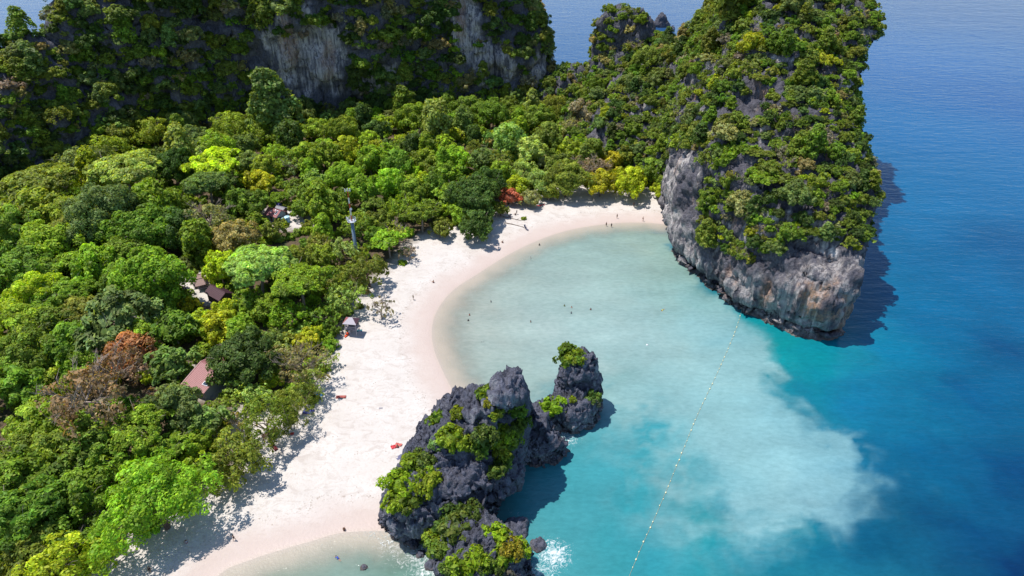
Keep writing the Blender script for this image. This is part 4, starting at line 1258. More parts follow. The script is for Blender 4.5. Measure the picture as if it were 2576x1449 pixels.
# stack in the gap
v, t, _ = ROCKS['limestone_stack']
p, n = surface_points(v, t, 5000, rg); q = Qn(p)
dens = fbm(p * .07, 3, 15)
okm = (((CAMV - p) * n).sum(1) > -10) & (n[:, 2] * .8 + dens * 1.0 + smooth(36, 20, p[:, 2]) * .6 > .45) & (p[:, 2] > 6)
p, n = p[okm], n[okm]; rad = rg.uniform(1.8, 3.6, len(p)); k = poisson(p, rad * 1.15)
for i in k:
    x, y, z = p[i] - np.array([0, 0, .5 * rad[i]])
    add_mass(x, y, z, HR.choice(('bush', 'bush', 'dome')), HR.choice(('fresh green', 'mid green', 'olive green', 'olive green', 'grey-green', 'tan')), float(rad[i]), HR, cl, own=.88)
flush(cl, 'cliff_foliage', 'creepers and scrub clothing the cliffs of massif, gap tower and headland')

# bushes on the rocks of the cove: (x, y, z of the foot, half width px, colour, kind)
from mathutils.bvhtree import BVHTree
BVHS = [BVHTree.FromPolygons([tuple(a) for a in ROCKS[nm][0]], [tuple(int(i) for i in a) for a in ROCKS[nm][1]]) for nm in ('sea_rock', 'sea_rock.001', 'sea_rock.002')]
CAMP = Vector((0, 0, CAM_H))
def on_rock(px, py):
    d = (P(px, py, 0) - CAMP).normalized()
    best = None
    for b in BVHS:
        h = b.ray_cast(CAMP, d)
        if h[0] is not None and (best is None or h[3] < best[3]): best = h
    return best
ROCKB = """1010 1200 34 L;1045 1165 34 Y;1075 1195 30 Y;1000 1240 28 L;1040 1240 26 F;1065 1140 24 O;1100 1110 16 P;1130 1090 26 Y;1160 1080 28 L;1185 1095 26 Y;1215 1075 28 O;1200 1115 24 F;1255 1080 30 Y;1280 1070 24 O;
1285 1100 22 F;1260 1110 26 Y;1265 1145 22 F;1250 1175 18 O;1300 1020 22 F;1310 1045 20 M;1300 1060 20 F;1245 1030 16 Y;1218 978 16 F;1150 1030 16 Y;1108 1040 16 F;1090 1052 14 B;1228 1005 12 g;1085 1185 20 L;
1430 882 30 F;1410 872 20 O;1450 890 20 Y;1395 1010 24 L;1380 1005 16 Y;1490 985 20 O;1495 1000 14 w;1440 1000 8 Y;
1130 1290 34 O;1105 1320 34 Y;1150 1310 30 O;1180 1275 26 O;1110 1355 30 F;1080 1345 16 M;1250 1325 22 L;1262 1340 20 Y;1285 1370 24 g;1260 1385 24 Y;1310 1365 20 L;1165 1405 30 Y;1200 1400 26 L;1230 1410 26 O;1140 1425 24 O;1265 1430 18 w;1120 1300 14 B"""
RB = random.Random(3)
for row in ROCKB.replace('\n', '').split(';'):
    a = row.split(); px, py, hw = float(a[0]), float(a[1]), float(a[2])
    h = on_rock(px, py + hw * .5)
    if h is None: h = on_rock(px + 12, py + hw)
    if h is None: continue
    pos = h[0]
    r = hw / FPX * h[3] * 1.45
    o = add_tree(pos.x, pos.y, pos.z - .35 * r, 'bush', C_[a[3]], r, RB, 'bushes on the rocks of the cove', spot=(px, py))
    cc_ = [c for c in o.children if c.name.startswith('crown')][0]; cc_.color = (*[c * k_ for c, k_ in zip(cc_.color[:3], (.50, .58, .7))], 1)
# ------------------------------------------------------------------ buildings and mast
MAROON = flat_mat('maroon_sheet', (.30, .10, .105), .5, .10, 1.5)
PINKROOF = flat_mat('faded_red_sheet', (.34, .145, .140), .5, .08, 1.2)
PINKCAP = flat_mat('pale_red_capping', (.46, .24, .22), .5, .08, 1.2)
DARKROOF = flat_mat('dark_maroon_sheet', (.085, .038, .048), .6, .15, 1.0)
THATCH = flat_mat('weathered_shingle', (.36, .24, .22), .85, .22, 3.0)
WALL = flat_mat('painted_wall', (.34, .36, .40), .8, .08, 1.0)
WOOD = flat_mat('brown_wood', (.13, .065, .045), .75, .2, 4.0)
GREYWOOD = flat_mat('pale_mauve_wood', (.42, .38, .42), .7, .12, 4.0)
WHITE = flat_mat('white_paint', (.72, .72, .72), .5, .05, 3.0)
REDP = flat_mat('red_paint', (.52, .06, .025), .5, .06, 3.0)
STEEL = flat_mat('grey_steel', (.15, .21, .29), .45, .08, 2.0)
LIGHTSTEEL = flat_mat('galvanised_steel', (.50, .53, .58), .45, .08, 2.0)
PANEL = flat_mat('solar_cells', (.03, .045, .075), .15, .1, 6.0)
FRAME = flat_mat('panel_frame', (.66, .66, .68), .4, .04, 3.0)
TANK = flat_mat('light_blue_plastic', (.18, .42, .62), .4, .06, 3.0)
TANKLID = flat_mat('pale_blue_plastic', (.45, .68, .80), .4, .05, 3.0)
GREYROOF = flat_mat('grey_sheet', (.26, .25, .27), .6, .12, 2.0)
BLUEP = flat_mat('deep_blue_tarpaulin', (.03, .04, .22), .6, .1, 2.0)
DARKIN = flat_mat('dark_timber', (.05, .035, .045), .8, .2, 3.0)

def quad_slab(a, b, c, d, th):
    """thin slab over four corners -> verts, faces"""
    a, b, c, d = map(Vector, (a, b, c, d))
    n = (b - a).cross(d - a).normalized()
    if n.z < 0: n = -n
    v = [a, b, c, d, a - n * th, b - n * th, c - n * th, d - n * th]
    return v, [(0, 1, 2, 3), (7, 6, 5, 4), (0, 4, 5, 1), (1, 5, 6, 2), (2, 6, 7, 3), (3, 7, 4, 0)]

def ribs(a, b, c, d, n, h, w):
    """raised ribs of a sheet running from edge a-b to edge d-c"""
    a, b, c, d = map(Vector, (a, b, c, d)); mb = MB()
    nr = (b - a).cross(d - a).normalized()
    if nr.z < 0: nr = -nr
    for i in range(n):
        t = (i + .5) / n; p = a.lerp(b, t); q = d.lerp(c, t); s = (b - a).normalized() * w
        v = [p - s, p + s, q + s, q - s, p - s * .5 + nr * h, p + s * .5 + nr * h, q + s * .5 + nr * h, q - s * .5 + nr * h]
        mb.add([x + nr * .003 for x in v], [(0, 1, 5, 4), (1, 2, 6, 5), (2, 3, 7, 6), (3, 0, 4, 7), (4, 5, 6, 7)])
    return mb

def house(name, label, o, u, L, W, eave, rise, roofm, wallm, over=.5, n_rib=9, group=None, open_sides=False):
    """gable house: ridge along unit direction u, centre o on the ground; -> root, function(along, across) to roof height"""
    root = ob(name, None, None, o, label=label, category='hut' if open_sides else 'house')
    if group: root['group'] = group
    u = Vector((u[0], u[1], 0)).normalized(); w = Vector((-u.y, u.x, 0))
    hl, hw = L / 2, W / 2
    if open_sides:
        for a in (-1, 1):
            for b in (-1, 1):
                p = u * (a * (hl - .35)) + w * (b * (hw - .35))
                m = MB(); m.tube([p + Vector((0, 0, -.3)), p + Vector((0, 0, eave + .1))], .09, 6); m.build('post', wallm, root)
        m = MB(); m.box((0, 0, .5), (L * .7, W * .7, .12), math.atan2(u.y, u.x)); m.build('floor', wallm, root)
        for a in (-1, 1):
            m = MB(); m.box(u * (a * L * .3) + Vector((0, 0, .2)), (.12, W * .6, .55), math.atan2(u.y, u.x)); m.build('joist', wallm, root)
    else:
        m = MB(); m.box((0, 0, eave / 2 - .2), (L - .2, W - .2, eave + .4), math.atan2(u.y, u.x)); m.build('wall', wallm, root)
        for a in (-1, 1):
            g = MB(); e = u * (a * (hl - .1))
            v = [e + w * (hw - .1) + Vector((0, 0, eave)), e - w * (hw - .1) + Vector((0, 0, eave)), e + Vector((0, 0, eave + rise * .92))]
            g.add(v + [p - u * (a * .15) for p in v], [(0, 1, 2), (5, 4, 3), (0, 3, 4, 1), (1, 4, 5, 2), (2, 5, 3, 0)]); g.build('gable', wallm, root)
        dm = MB(); dm.box(-w * (hw - .08) + Vector((0, 0, 1.0)), (.9, .1, 2.0), math.atan2(u.y, u.x)); dr = dm.build('door', WOOD, root)
    rf = []
    for s in (-1, 1):
        drop = rise * over / hw
        a = -u * (hl + over) + w * (s * (hw + over)) + Vector((0, 0, eave - drop)); b = u * (hl + over) + w * (s * (hw + over)) + Vector((0, 0, eave - drop))
        d = -u * (hl + over) + Vector((0, 0, eave + rise)); c = u * (hl + over) + Vector((0, 0, eave + rise))
        a, b, c, d = [p + Vector((0, 0, .06)) for p in (a, b, c, d)]
        m = MB(); m.add(*quad_slab(a, b, c, d, .08)); r_ = m.build('roof', roofm, root)
        if n_rib: ribs(a, b, c, d, n_rib, .07, .09).build('sheet_rib', roofm, r_, kind='stuff')
        rf.append((a, b, c, d, r_))
    m = MB(); m.tube([-u * (hl + over) + Vector((0, 0, eave + rise + .08)), u * (hl + over) + Vector((0, 0, eave + rise + .08))], .12, 6); m.build('ridge_cap', roofm, root)
    return root, rf

def panel_on(label, slab, t0, t1, s0, s1, host):
    """framed solar panel lying on a roof slope"""
    a, b, c, d, r_ = slab
    base = host.location
    f = lambda s, t: a.lerp(b, s).lerp(d.lerp(c, s), t) + base
    n = (b - a).cross(d - a).normalized(); n = n if n.z > 0 else -n
    root = ob('solar_panel', None, None, f((s0 + s1) / 2, (t0 + t1) / 2) + n * .1, label=label, category='solar panel')
    o = root.location
    P4 = [f(s0, t0) - o + n * .16, f(s1, t0) - o + n * .16, f(s1, t1) - o + n * .16, f(s0, t1) - o + n * .16]
    m = MB(); m.add(*quad_slab(*P4, .09)); m.build('frame', FRAME, root)
    cx = sum(P4, Vector()) / 4
    m = MB(); m.add(*quad_slab(*[cx + (p - cx) * .78 + n * .025 for p in P4], .05)); m.build('cells', PANEL, root)

def gpt(px, py, above=0.0):
    z = 3.0
    for _ in range(5):
        q = P(px, py, z + above); z = gz(q.x, q.y)
    return Vector((q.x, q.y, z))

# red-roofed house with the solar panel, half under trees
g = gpt(534, 922, 4.4)
uu = (P(516, 969, 6) - P(462, 949, 6)); uu.z = 0; uu.normalize()
hs, rf = house('house', 'house with faded red corrugated roof and one solar panel beside a dark round tree', g, uu, 6.4, 13.0, 2.7, 1.9, PINKROOF, WALL, .5, 18)
best = max(rf, key=lambda r: -(r[0] + r[1]).dot(Vector((-1, -.2, 0))) if False else -((r[0] + r[1]) / 2).y)
panel_on('small framed solar panel lying on the faded red roof', best, .26, .40, .70, .92, hs)
for s_ in rf:
    m = MB(); m.tube([s_[0] + Vector((0, 0, .06)), s_[3] + Vector((0, 0, .06))], .16, 6); m.build('verge_cap', PINKCAP, hs)

# maroon-roofed house by the blue tanks
g = gpt(691, 528, 3.6)
uu = (P(718, 529.5, 8) - P(676.5, 518, 8)); uu.z = 0; uu.normalize()
hs, rf = house('house', 'small maroon-roofed house with roof panels beside light blue water tanks', g, uu, 5.2, 4.6, 2.6, 1.3, MAROON, WALL, .45, 12)
best = min(rf, key=lambda r: ((r[0] + r[1]) / 2).y)
panel_on('slim solar panel on the maroon roof by the tanks', best, .35, .9, .74, .86, hs)
m = MB(); a, b, c, d, r_ = best
for s, t in ((.33, .55), (.58, .82)):
    p = a.lerp(b, s).lerp(d.lerp(c, s), t); m = MB(); m.add(*quad_slab(p + Vector((0, 0, .1)), p + uu * .5 + Vector((0, 0, .1)), p + uu * .5 + (d - a) * .16 + Vector((0, 0, .1)), p + (d - a) * .16 + Vector((0, 0, .1)), .05)); m.build('skylight', FRAME, hs)
g2 = gpt(706, 519, 3.0)
house('shed', 'grey sheet-roofed lean-to shed behind the maroon-roofed house', g2, uu, 3.6, 2.2, 2.3, .5, GREYROOF, DARKIN, .25, 7)
house('shelter', 'deep blue tarpaulin shelter tucked behind the maroon-roofed house', gpt(697, 512, 2.4), uu, 3.0, 2.0, 2.0, .5, BLUEP, DARKIN, .25, 0)
def tank(px, py, r, h, label):
    g = gpt(px, py, h * .8)
    root = ob('water_tank', None, None, g, label=label, category='water tank', group='water tanks by the maroon-roofed house')
    prof = [(r * .96, -.2), (r, .05)] + [(r * (1 if i % 2 else .965), .05 + (h - .1) * (i + .5) / 8) for i in range(8)] + [(r, h)]
    m = MB(); m.lathe(prof, n=18); m.build('tank_body', TANK, root, smooth_shade=True)
    m = MB(); m.lathe([(r * 1.02, h), (r * .98, h + .08), (r * .6, h + .22), (r * .3, h + .28), (r * .28, h + .36), (.02, h + .38)], n=18); m.build('lid', TANKLID, root)
tank(722, 548, .95, 1.9, 'light blue water tank closest to the maroon-roofed house')
tank(714, 552, .85, 1.7, 'light blue water tank farther down from the maroon-roofed house')
tank(707, 554, .6, 1.2, 'smallest light blue water tank, partly behind leaves')

# shelters in the sandy clearing
for px, py, L, W, ev, rm, lb, rot in ((493.2, 696, 3.4, 2.9, 2.3, THATCH, 'weathered pinkish hut at the back of the sandy clearing', .5), (506.3, 704, 3.4, 2.9, 2.3, THATCH, 'weathered pinkish hut at the front of the sandy clearing', .5),
                                     (443, 708, 3.6, 3.0, 2.4, DARKROOF, 'dark-roofed hut in tree shade beside the sandy clearing', -.4), (452, 722, 3.0, 2.6, 2.0, DARKROOF, 'lower dark hut under branches at the clearing edge', -.4)):
    g = gpt(px, py, ev + .6)
    house('hut', lb, g, (math.cos(rot), math.sin(rot)), L, W, ev, 1.15, rm, GREYWOOD if rm is THATCH else DARKIN, .35, 0, 'huts of the sandy clearing', True)
g = gpt(549, 730, 3.8)
uu = (P(573, 744, 7) - P(528, 719, 7)); uu.z = 0
house('house', 'long dark maroon roof half hidden by trees beside the clearing', g, uu, 6.6, 4.2, 3.0, 1.3, DARKROOF, DARKIN, .4, 14)

# radio mast above the forest
q = P(885, 556, 15.0)
g = Vector((q.x, q.y, gz(q.x, q.y)))
mast = ob('radio_mast', None, None, g, label='red and white radio mast on a grey column with a round platform', category='mast')
H1 = 15.0 - g.z
m = MB(); m.lathe([(.62, -.5), (.6, 0), (.5, H1)], n=12); m.build('column', STEEL, mast, smooth_shade=True)
m = MB(); m.lathe([(.7, H1 - .5), (1.35, H1 - .05), (1.4, H1 + .08), (1.3, H1 + .12)], n=20); m.build('platform', LIGHTSTEEL, mast)
rl = MB()
for k in range(20):
    t0, t1 = 2 * math.pi * k / 20, 2 * math.pi * (k + 1) / 20
    for hh in (.55, 1.05):
        rl.tube([(1.33 * math.cos(t0), 1.33 * math.sin(t0), H1 + hh), (1.33 * math.cos(t1), 1.33 * math.sin(t1), H1 + hh)], .035, 4, False)
    if k % 2 == 0: rl.tube([(1.33 * math.cos(t0), 1.33 * math.sin(t0), H1 + .1), (1.33 * math.cos(t0), 1.33 * math.sin(t0), H1 + 1.08)], .035, 4)
rl.build('railing', LIGHTSTEEL, mast)
for k, (dx, dy) in enumerate(((1.0, -.4), (-1.0, -.5), (-.5, .9), (-1.55, .2))):
    m = MB(); m.box((dx, dy, H1 + .75), (.28, .2, 1.2), k * .8); m.build('panel_antenna', WHITE, mast)
seg = [(REDP, 1.9), (WHITE, 2.2), (REDP, 1.9), (WHITE, 2.0), (REDP, 2.4)]
z = H1 + .12
for i, (mt, hh) in enumerate(seg):
    r0 = .25 - i * .02
    lt = MB()
    for a in range(3):
        t = a * 2.0944
        lt.tube([(r0 * math.cos(t), r0 * math.sin(t), z), (r0 * math.cos(t), r0 * math.sin(t), z + hh)], .055, 5)
        for b in range(4):
            t2 = t + 2.0944
            z0, z1 = z + hh * b / 4, z + hh * (b + 1) / 4
            lt.tube([(r0 * math.cos(t), r0 * math.sin(t), z0), (r0 * math.cos(t2), r0 * math.sin(t2), z1)], .04, 4)
    lt.build('lattice_section', mt, mast)
    z += hh
for dx in (-.75, 0, .75):
    m = MB(); m.box((dx, .1 * dx, z + .15), (.32, .22, .9), .2); m.build('top_antenna', WHITE, mast)
m = MB(); m.tube([(-.9, -.1, z - .05), (.9, .1, z - .05)], .06, 5); m.build('crossarm', WHITE, mast)
m = MB(); m.tube([(0, 0, z), (0, 0, z + 1.0)], .03, 5); m.build('lightning_rod', LIGHTSTEEL, mast)
m = MB(); m.lathe([(.05, 0), (.3, .06), (.42, .22), (.40, .24)], n=12); dsh = m.build('dish', WHITE, mast); dsh.location = (.3, -.4, H1 + 4.4); dsh.rotation_euler = (1.3, 0, .4)

# lookout hut of the beach
g = gpt(888, 838, 0)
hut = ob('lifeguard_hut', None, None, g, label='stilted wooden lookout hut with pale railing at the beach edge', category='hut')
hut.rotation_euler = (0, 0, -.12)
for a in (-1, 1):
    for b in (-1, 1):
        m = MB(); m.tube([(a * 1.5, b * 1.2, -.5), (a * 1.5, b * 1.2, 4.2)], .09, 6); m.build('post', GREYWOOD if b < 0 else WOOD, hut)
for k in range(10):
    m = MB(); m.box((-1.55 + k * .345, 0, 2.0), (.31, 2.7, .08)); m.build('floor_plank', GREYWOOD, hut)
for b in (-1, 1):
    for hh in (2.45, 2.95):
        m = MB(); m.box((0, b * 1.28, hh), (3.2, .07, .12)); m.build('rail', GREYWOOD, hut)
for a in (-1, 1):
    for hh in (2.45, 2.95):
        m = MB(); m.box((a * 1.58, 0, hh), (.07, 2.4, .12)); m.build('rail', GREYWOOD, hut)
m = MB(); m.box((0, .9, 3.1), (2.9, .08, 2.1)); m.build('back_wall', DARKIN, hut)
# hipped roof of four slopes
ap = [Vector((-.5, 0, 5.3)), Vector((.5, 0, 5.3))]
cn = [Vector((-1.95, -1.65, 4.15)), Vector((1.95, -1.65, 4.15)), Vector((1.95, 1.65, 4.15)), Vector((-1.95, 1.65, 4.15))]
for k, poly in enumerate(([cn[0], cn[1], ap[1], ap[0]], [cn[1], cn[2], ap[1]], [cn[2], cn[3], ap[0], ap[1]], [cn[3], cn[0], ap[0]])):
    m = MB(); n = len(poly)
    m.add(list(poly) + [p - Vector((0, 0, .1)) for p in poly], [tuple(range(n)), tuple(range(2 * n - 1, n - 1, -1))] + [(i, i + n, (i + 1) % n + n, (i + 1) % n) for i in range(n)])
    m.build('roof_slope', [GREYWOOD, DARKROOF, GREYWOOD, MAROON][k], hut)
m = MB()
for k in range(6):
    m.box((1.9 + k * .22, -.4, 1.75 - k * .32), (.24, .8, .06))
m.build('stairs', GREYWOOD, hut)
m = MB(); m.box((-.9, -.3, .6), (.5, .5, 1.0)); m.build('storage_box', FRAME, hut)

# kayak
def hull(L, W, H):
    mb = MB(); rings = []
    n = 12
    for i in range(n + 1):
        t = i / n; x = (t - .5) * L; w = W / 2 * math.sin(math.pi * min(max(t, .02), .98)) ** .6
        rings.append([(x, w * math.cos(a), H * (.45 * math.sin(a) + .5) * (.6 + .4 * math.sin(math.pi * t))) for a in [k * math.pi / 4 for k in range(8)]])
    for r in rings: mb.v += r
    for i in range(n):
        for k in range(8): mb.f.append((i * 8 + k, i * 8 + (k + 1) % 8, i * 8 + 8 + (k + 1) % 8, i * 8 + 8 + k))
    mb.f.append(tuple(range(8))); mb.f.append(tuple(n * 8 + k for k in reversed(range(8))))
    return mb
KAY = flat_mat('orange_red_plastic', (.75, .085, .02), .35, .05, 3.0)
q = gpt(874, 839, .3)
ky = ob('kayak', None, None, q + Vector((0, 0, .02)), label='bright orange-red kayak lying on the sand beside the lookout hut', category='kayak')
ky.rotation_euler = (0, 0, 1.35)
hull(3.4, .95, .5).build('hull', KAY, ky, smooth_shade=True)
for dx in (-.6, .55):
    m = MB(); m.lathe([(.26, .0), (.27, .06), (.2, .05)], n=10); c_ = m.build('cockpit_rim', DARKIN, ky, (dx, 0, .42))
m = MB(); m.box((1.55, 0, .42), (.25, .12, .06)); m.build('grab_handle', WHITE, ky)

# wooden notice shelter
q = gpt(681, 1093, .8); e1 = P(699, 1078, 1.5) - P(661, 1102, 1.5); e1.z = 0
an = math.atan2(e1.y, e1.x)
bd = ob('notice_board', None, None, q, label='long brown wooden board on two posts under thin trees behind the beach', category='notice board')
Lb = min(e1.length, 6.5)
tl = Matrix.Rotation(-.75, 3, 'X')
for a in (-1, 1):
    m = MB(); d = Vector((math.cos(an), math.sin(an), 0)) * (a * (Lb / 2 - .15)); m.tube([d + Vector((0, 0, -.5)), d + Vector((0, 0, 1.75))], .09, 6); m.build('post', WOOD, bd)
for k in range(5):
    off = Vector((-math.sin(an), math.cos(an), 0)) * ((k - 2) * .26 * math.cos(.75)) + Vector((0, 0, 1.35 + (k - 2) * .26 * math.sin(.75)))
    m = MB(); m.box(off, (Lb, .245, .06), an, Matrix.Rotation(.75, 3, 'X')); m.build('plank', WOOD, bd)
m = MB(); m.box(Vector((math.sin(an), -math.cos(an), 0)) * .7 + Vector((0, 0, .3)), (Lb * .9, .18, .16), an); m.build('kerb_beam', GREYWOOD, bd)

# towels, mats, bags
def cloth(px, py, L, W, c, rot, label, name='beach_towel', crumple=.05):
    g = gpt(px, py, 0); n = 6; rr = random.Random(int(px * py))
    mb = MB()
    vs_ = [((i / n - .5) * L, (j / n - .5) * W, .03 + rr.uniform(0, crumple)) for j in range(n + 1) for i in range(n + 1)]
    mb.add(vs_, [(j * (n + 1) + i, j * (n + 1) + i + 1, (j + 1) * (n + 1) + i + 1, (j + 1) * (n + 1) + i) for j in range(n) for i in range(n)])
    bb = [(x, y, -.01) for x, y, z in vs_]
    mb.add(bb, [(j * (n + 1) + i, (j + 1) * (n + 1) + i, (j + 1) * (n + 1) + i + 1, j * (n + 1) + i + 1) for j in range(n) for i in range(n)])
    o = mb.build(name, TINT, None, g, label=label, category='towel' if name == 'beach_towel' else 'mat')
    o.color = (*c, 1); o.rotation_euler = (0, 0, rot)
    return o
TINT = tint_mat('dyed_cloth')
cloth(993, 1124, 1.7, 1.0, (.62, .06, .07), .5, 'crumpled red towel on the sand beside the big dark rock', crumple=.3)
cloth(1003, 1119, 1.5, .8, (.58, .16, .13), -.3, 'faded red towel spread behind a brighter red one', crumple=.25)
cloth(1005, 1150, 1.6, 1.1, (.13, .13, .22), .7, 'dark blue-grey mat at the edge of the bush on the big rock', 'beach_mat')
cloth(803, 994, 1.9, 1.0, (.02, .25, .62), .1, 'bright blue towel in dappled shade at the back of the beach')
cloth(797, 1000, 1.6, .9, (.35, .03, .12), .6, 'dark red towel just below the bright blue one', crumple=.2)
cloth(776, 1036, 2.6, 1.7, (.02, .03, .18), -.2, 'navy blue ground sheet under feathery trees', 'beach_mat', .25)
cloth(768, 1043, 1.5, .5, (.50, .36, .32), .1, 'pale towel hanging off the navy ground sheet')
cloth(858, 999, 2.4, 1.0, (.42, .10, .08), .1, 'reddish towel out in full sun beyond the dappled shade', crumple=.25)
cloth(735, 1093, .8, .6, (.60, .05, .05), .3, 'small scarlet bag-sized cloth at the foot of thin trees', crumple=.4)
cloth(690, 1126, 2.2, .8, (.24, .05, .06), -.8, 'dark red cloth beside the post of the long board', crumple=.3)
cloth(1355, 518, 1.9, .8, (.62, .10, .09), .05, 'red towel of a pair on the far end of the beach', crumple=.2)
cloth(1364, 516, 1.9, .8, (.56, .07, .07), .05, 'second red towel of the pair, closer to the headland', crumple=.2)
cloth(904, 832, 1.5, 1.0, (.0, .16, .19), .1, 'teal mat in the shadow of the lookout hut', 'beach_mat')
cloth(958, 1027, .9, .5, (.3, .28, .3), .1, 'small grey towel alone in the middle of the wide beach')

# parasol and deck chairs on the far beach
def chair(px, py, c, rot, label):
    g = gpt(px, py, 0)
    r = ob('deck_chair', None, None, g, label=label, category='chair', group='deck chairs on the far beach'); r.rotation_euler = (0, 0, rot)
    m = MB(); m.box((0, 0, .36), (.6, .9, .05)); s = m.build('seat', TINT, r); s.color = (*c, 1)
    m = MB(); m.box((0, .68, .68), (.6, .05, .8), 0, Matrix.Rotation(-.5, 3, 'X')); s = m.build('backrest', TINT, r); s.color = (*c, 1)
    for a in (-1, 1):
        for b in (-1, 1):
            m = MB(); m.tube([(a * .27, b * .38, -.1), (a * .27, b * .38, .36)], .025, 4); m.build('leg', WOOD, r)
chair(1322, 574, (.10, .10, .16), .4, 'grey-blue deck chair on open sand below the fallen branches')
chair(1326, 579, (.12, .12, .18), .9, 'second grey-blue deck chair, closer to the water')
# fallen boughs that lie across the far beach
def bough(pts, label):
    w = [gpt(x, y, 0) for x, y in pts]; o = w[0]
    mb = MB(); mb.tube([p - o + Vector((0, 0, .12)) for p in w], [.16 - .1 * i / (len(w) - 1) for i in range(len(w))], 6)
    rr = random.Random(len(label))
    for k in range(6):
        p = w[rr.randrange(1, len(w))] - o; mb.tube([p + Vector((0, 0, .1)), p + Vector((rr.uniform(-1, 1.4), rr.uniform(-1, 1), .5))], [.05, .02], 4)
    mb.build('fallen_bough', BARK, None, o, label=label, category='branch').color = (.16, .12, .10, 1)
bough([(1265, 546), (1283, 549), (1300, 553), (1311, 556)], 'thin dry bough lying on sand, farther up the beach')
bough([(1270, 561), (1290, 565), (1306, 569), (1318, 573)], 'thin dry bough pointing at the deck chairs')
add_tree(*gpt(1318, 548, .6), 'bush', 'olive green', 1.1, random.Random(4), 'bushes on the beach', spot=(1318, 548))

# ------------------------------------------------------------------ float line across the mouth of the bay
line_px = [(1868, 772), (1857, 812), (1838, 862), (1800, 948), (1752, 1050), (1705, 1165), (1655, 1285), (1612, 1380), (1578, 1462), (1545, 1545)]
lw = crs([tuple(P(x, y, 0)[:2]) for x, y in line_px], 14)
ROPE = flat_mat('buoy_rope', (.34, .33, .22), .8, .1, 3.0)
BUOY = flat_mat('cream_float', (.70, .66, .42), .5, .06, 5.0)
o0 = Vector((lw[0][0], lw[0][1], 0))
bl = ob('buoy_line', None, None, o0, label='line of cream floats on a rope closing off the swimming bay', category='buoy line')
mb = MB(); mb.tube([(x - o0.x, y - o0.y, .06 if i > 6 else 2.0 * (1 - i / 6) + .06) for i, (x, y) in enumerate(lw)], .03, 5); mb.build('rope', ROPE, bl)
fl = MB(); fl.lathe([(.04, -.36), (.2, -.3), (.25, -.12), (.25, .12), (.2, .3), (.04, .36)], n=10)
fm = fl.mesh('float', BUOY, True)
cum = [0.0]
for a, b in zip(lw[:-1], lw[1:]): cum.append(cum[-1] + math.hypot(b[0] - a[0], b[1] - a[1]))
rr = random.Random(8); s_ = 5.2
while s_ < cum[-1]:
    i = max(j for j in range(len(cum)) if cum[j] <= s_); i = min(i, len(lw) - 2)
    t = (s_ - cum[i]) / (cum[i + 1] - cum[i])
    x = lw[i][0] * (1 - t) + lw[i + 1][0] * t; y = lw[i][1] * (1 - t) + lw[i + 1][1] * t
    f_ = ob('float', fm, bl, (x - o0.x + rr.uniform(-.1, .1), y - o0.y, .12))
    f_.rotation_euler = (math.pi / 2, 0, math.atan2(lw[i + 1][1] - lw[i][1], lw[i + 1][0] - lw[i][0]) + math.pi / 2)
    sc = rr.choice((.36, .42, .48, .6)); f_.scale = (sc, sc, sc)
    s_ += rr.choice((1.6, 1.9, 2.3, 2.6))
for px, py, lb in ((1628, 868, 'single white mooring buoy floating alone in the pale bay'),):
    q = P(px, py, 0); r = ob('mooring_buoy', None, None, q, label=lb, category='buoy')
    m = MB(); m.lathe([(.02, -.32), (.22, -.24), (.33, 0), (.22, .24), (.06, .32)], n=12); m.build('float_body', WHITE, r, smooth_shade=True)
    m = MB(); m.tube([(0, 0, .3), (0, 0, .5)], .04, 5); m.build('ring', STEEL, r)

# ------------------------------------------------------------------ people
SKIN = tint_mat('skin', .6)
def skin_figure(J, E_, R, root='pelvis'):
    names = list(J)
    me = bpy.data.meshes.new('body'); me.from_pydata([J[n] for n in names], [(names.index(a), names.index(b)) for a, b in E_], []); me.update()
    o = bpy.data.objects.new('tmp', me); COL.objects.link(o)
    sk = o.modifiers.new('s', 'SKIN'); sk.use_smooth_shade = True
    for i, n in enumerate(names):
        r = R.get(n, .05); me.skin_vertices[0].data[i].radius = (r, r)
        me.skin_vertices[0].data[i].use_root = (n == root)
    ss = o.modifiers.new('u', 'SUBSURF'); ss.levels = 1; ss.render_levels = 1
    dg = bpy.context.evaluated_depsgraph_get()
    res = bpy.data.meshes.new_from_object(o.evaluated_get(dg))
    bpy.data.objects.remove(o); bpy.data.meshes.remove(me)
    res.materials.clear(); res.materials.append(SKIN)
    return res
EDG = [('pelvis', 'waist'), ('waist', 'chest'), ('chest', 'neck'), ('neck', 'head'), ('head', 'top'), ('head', 'nose')]
for s in 'LR':
    EDG += [('chest', 'sh' + s), ('sh' + s, 'el' + s), ('el' + s, 'wr' + s), ('wr' + s, 'ha' + s), ('pelvis', 'hip' + s), ('hip' + s, 'kn' + s), ('kn' + s, 'an' + s), ('an' + s, 'to' + s)]
RAD = dict(pelvis=.14, waist=.125, chest=.15, neck=.06, head=.10, top=.075, nose=.03)
for s in 'LR': RAD.update({'sh' + s: .065, 'el' + s: .047, 'wr' + s: .034, 'ha' + s: .04, 'hip' + s: .095, 'kn' + s: .062, 'an' + s: .04, 'to' + s: .035})
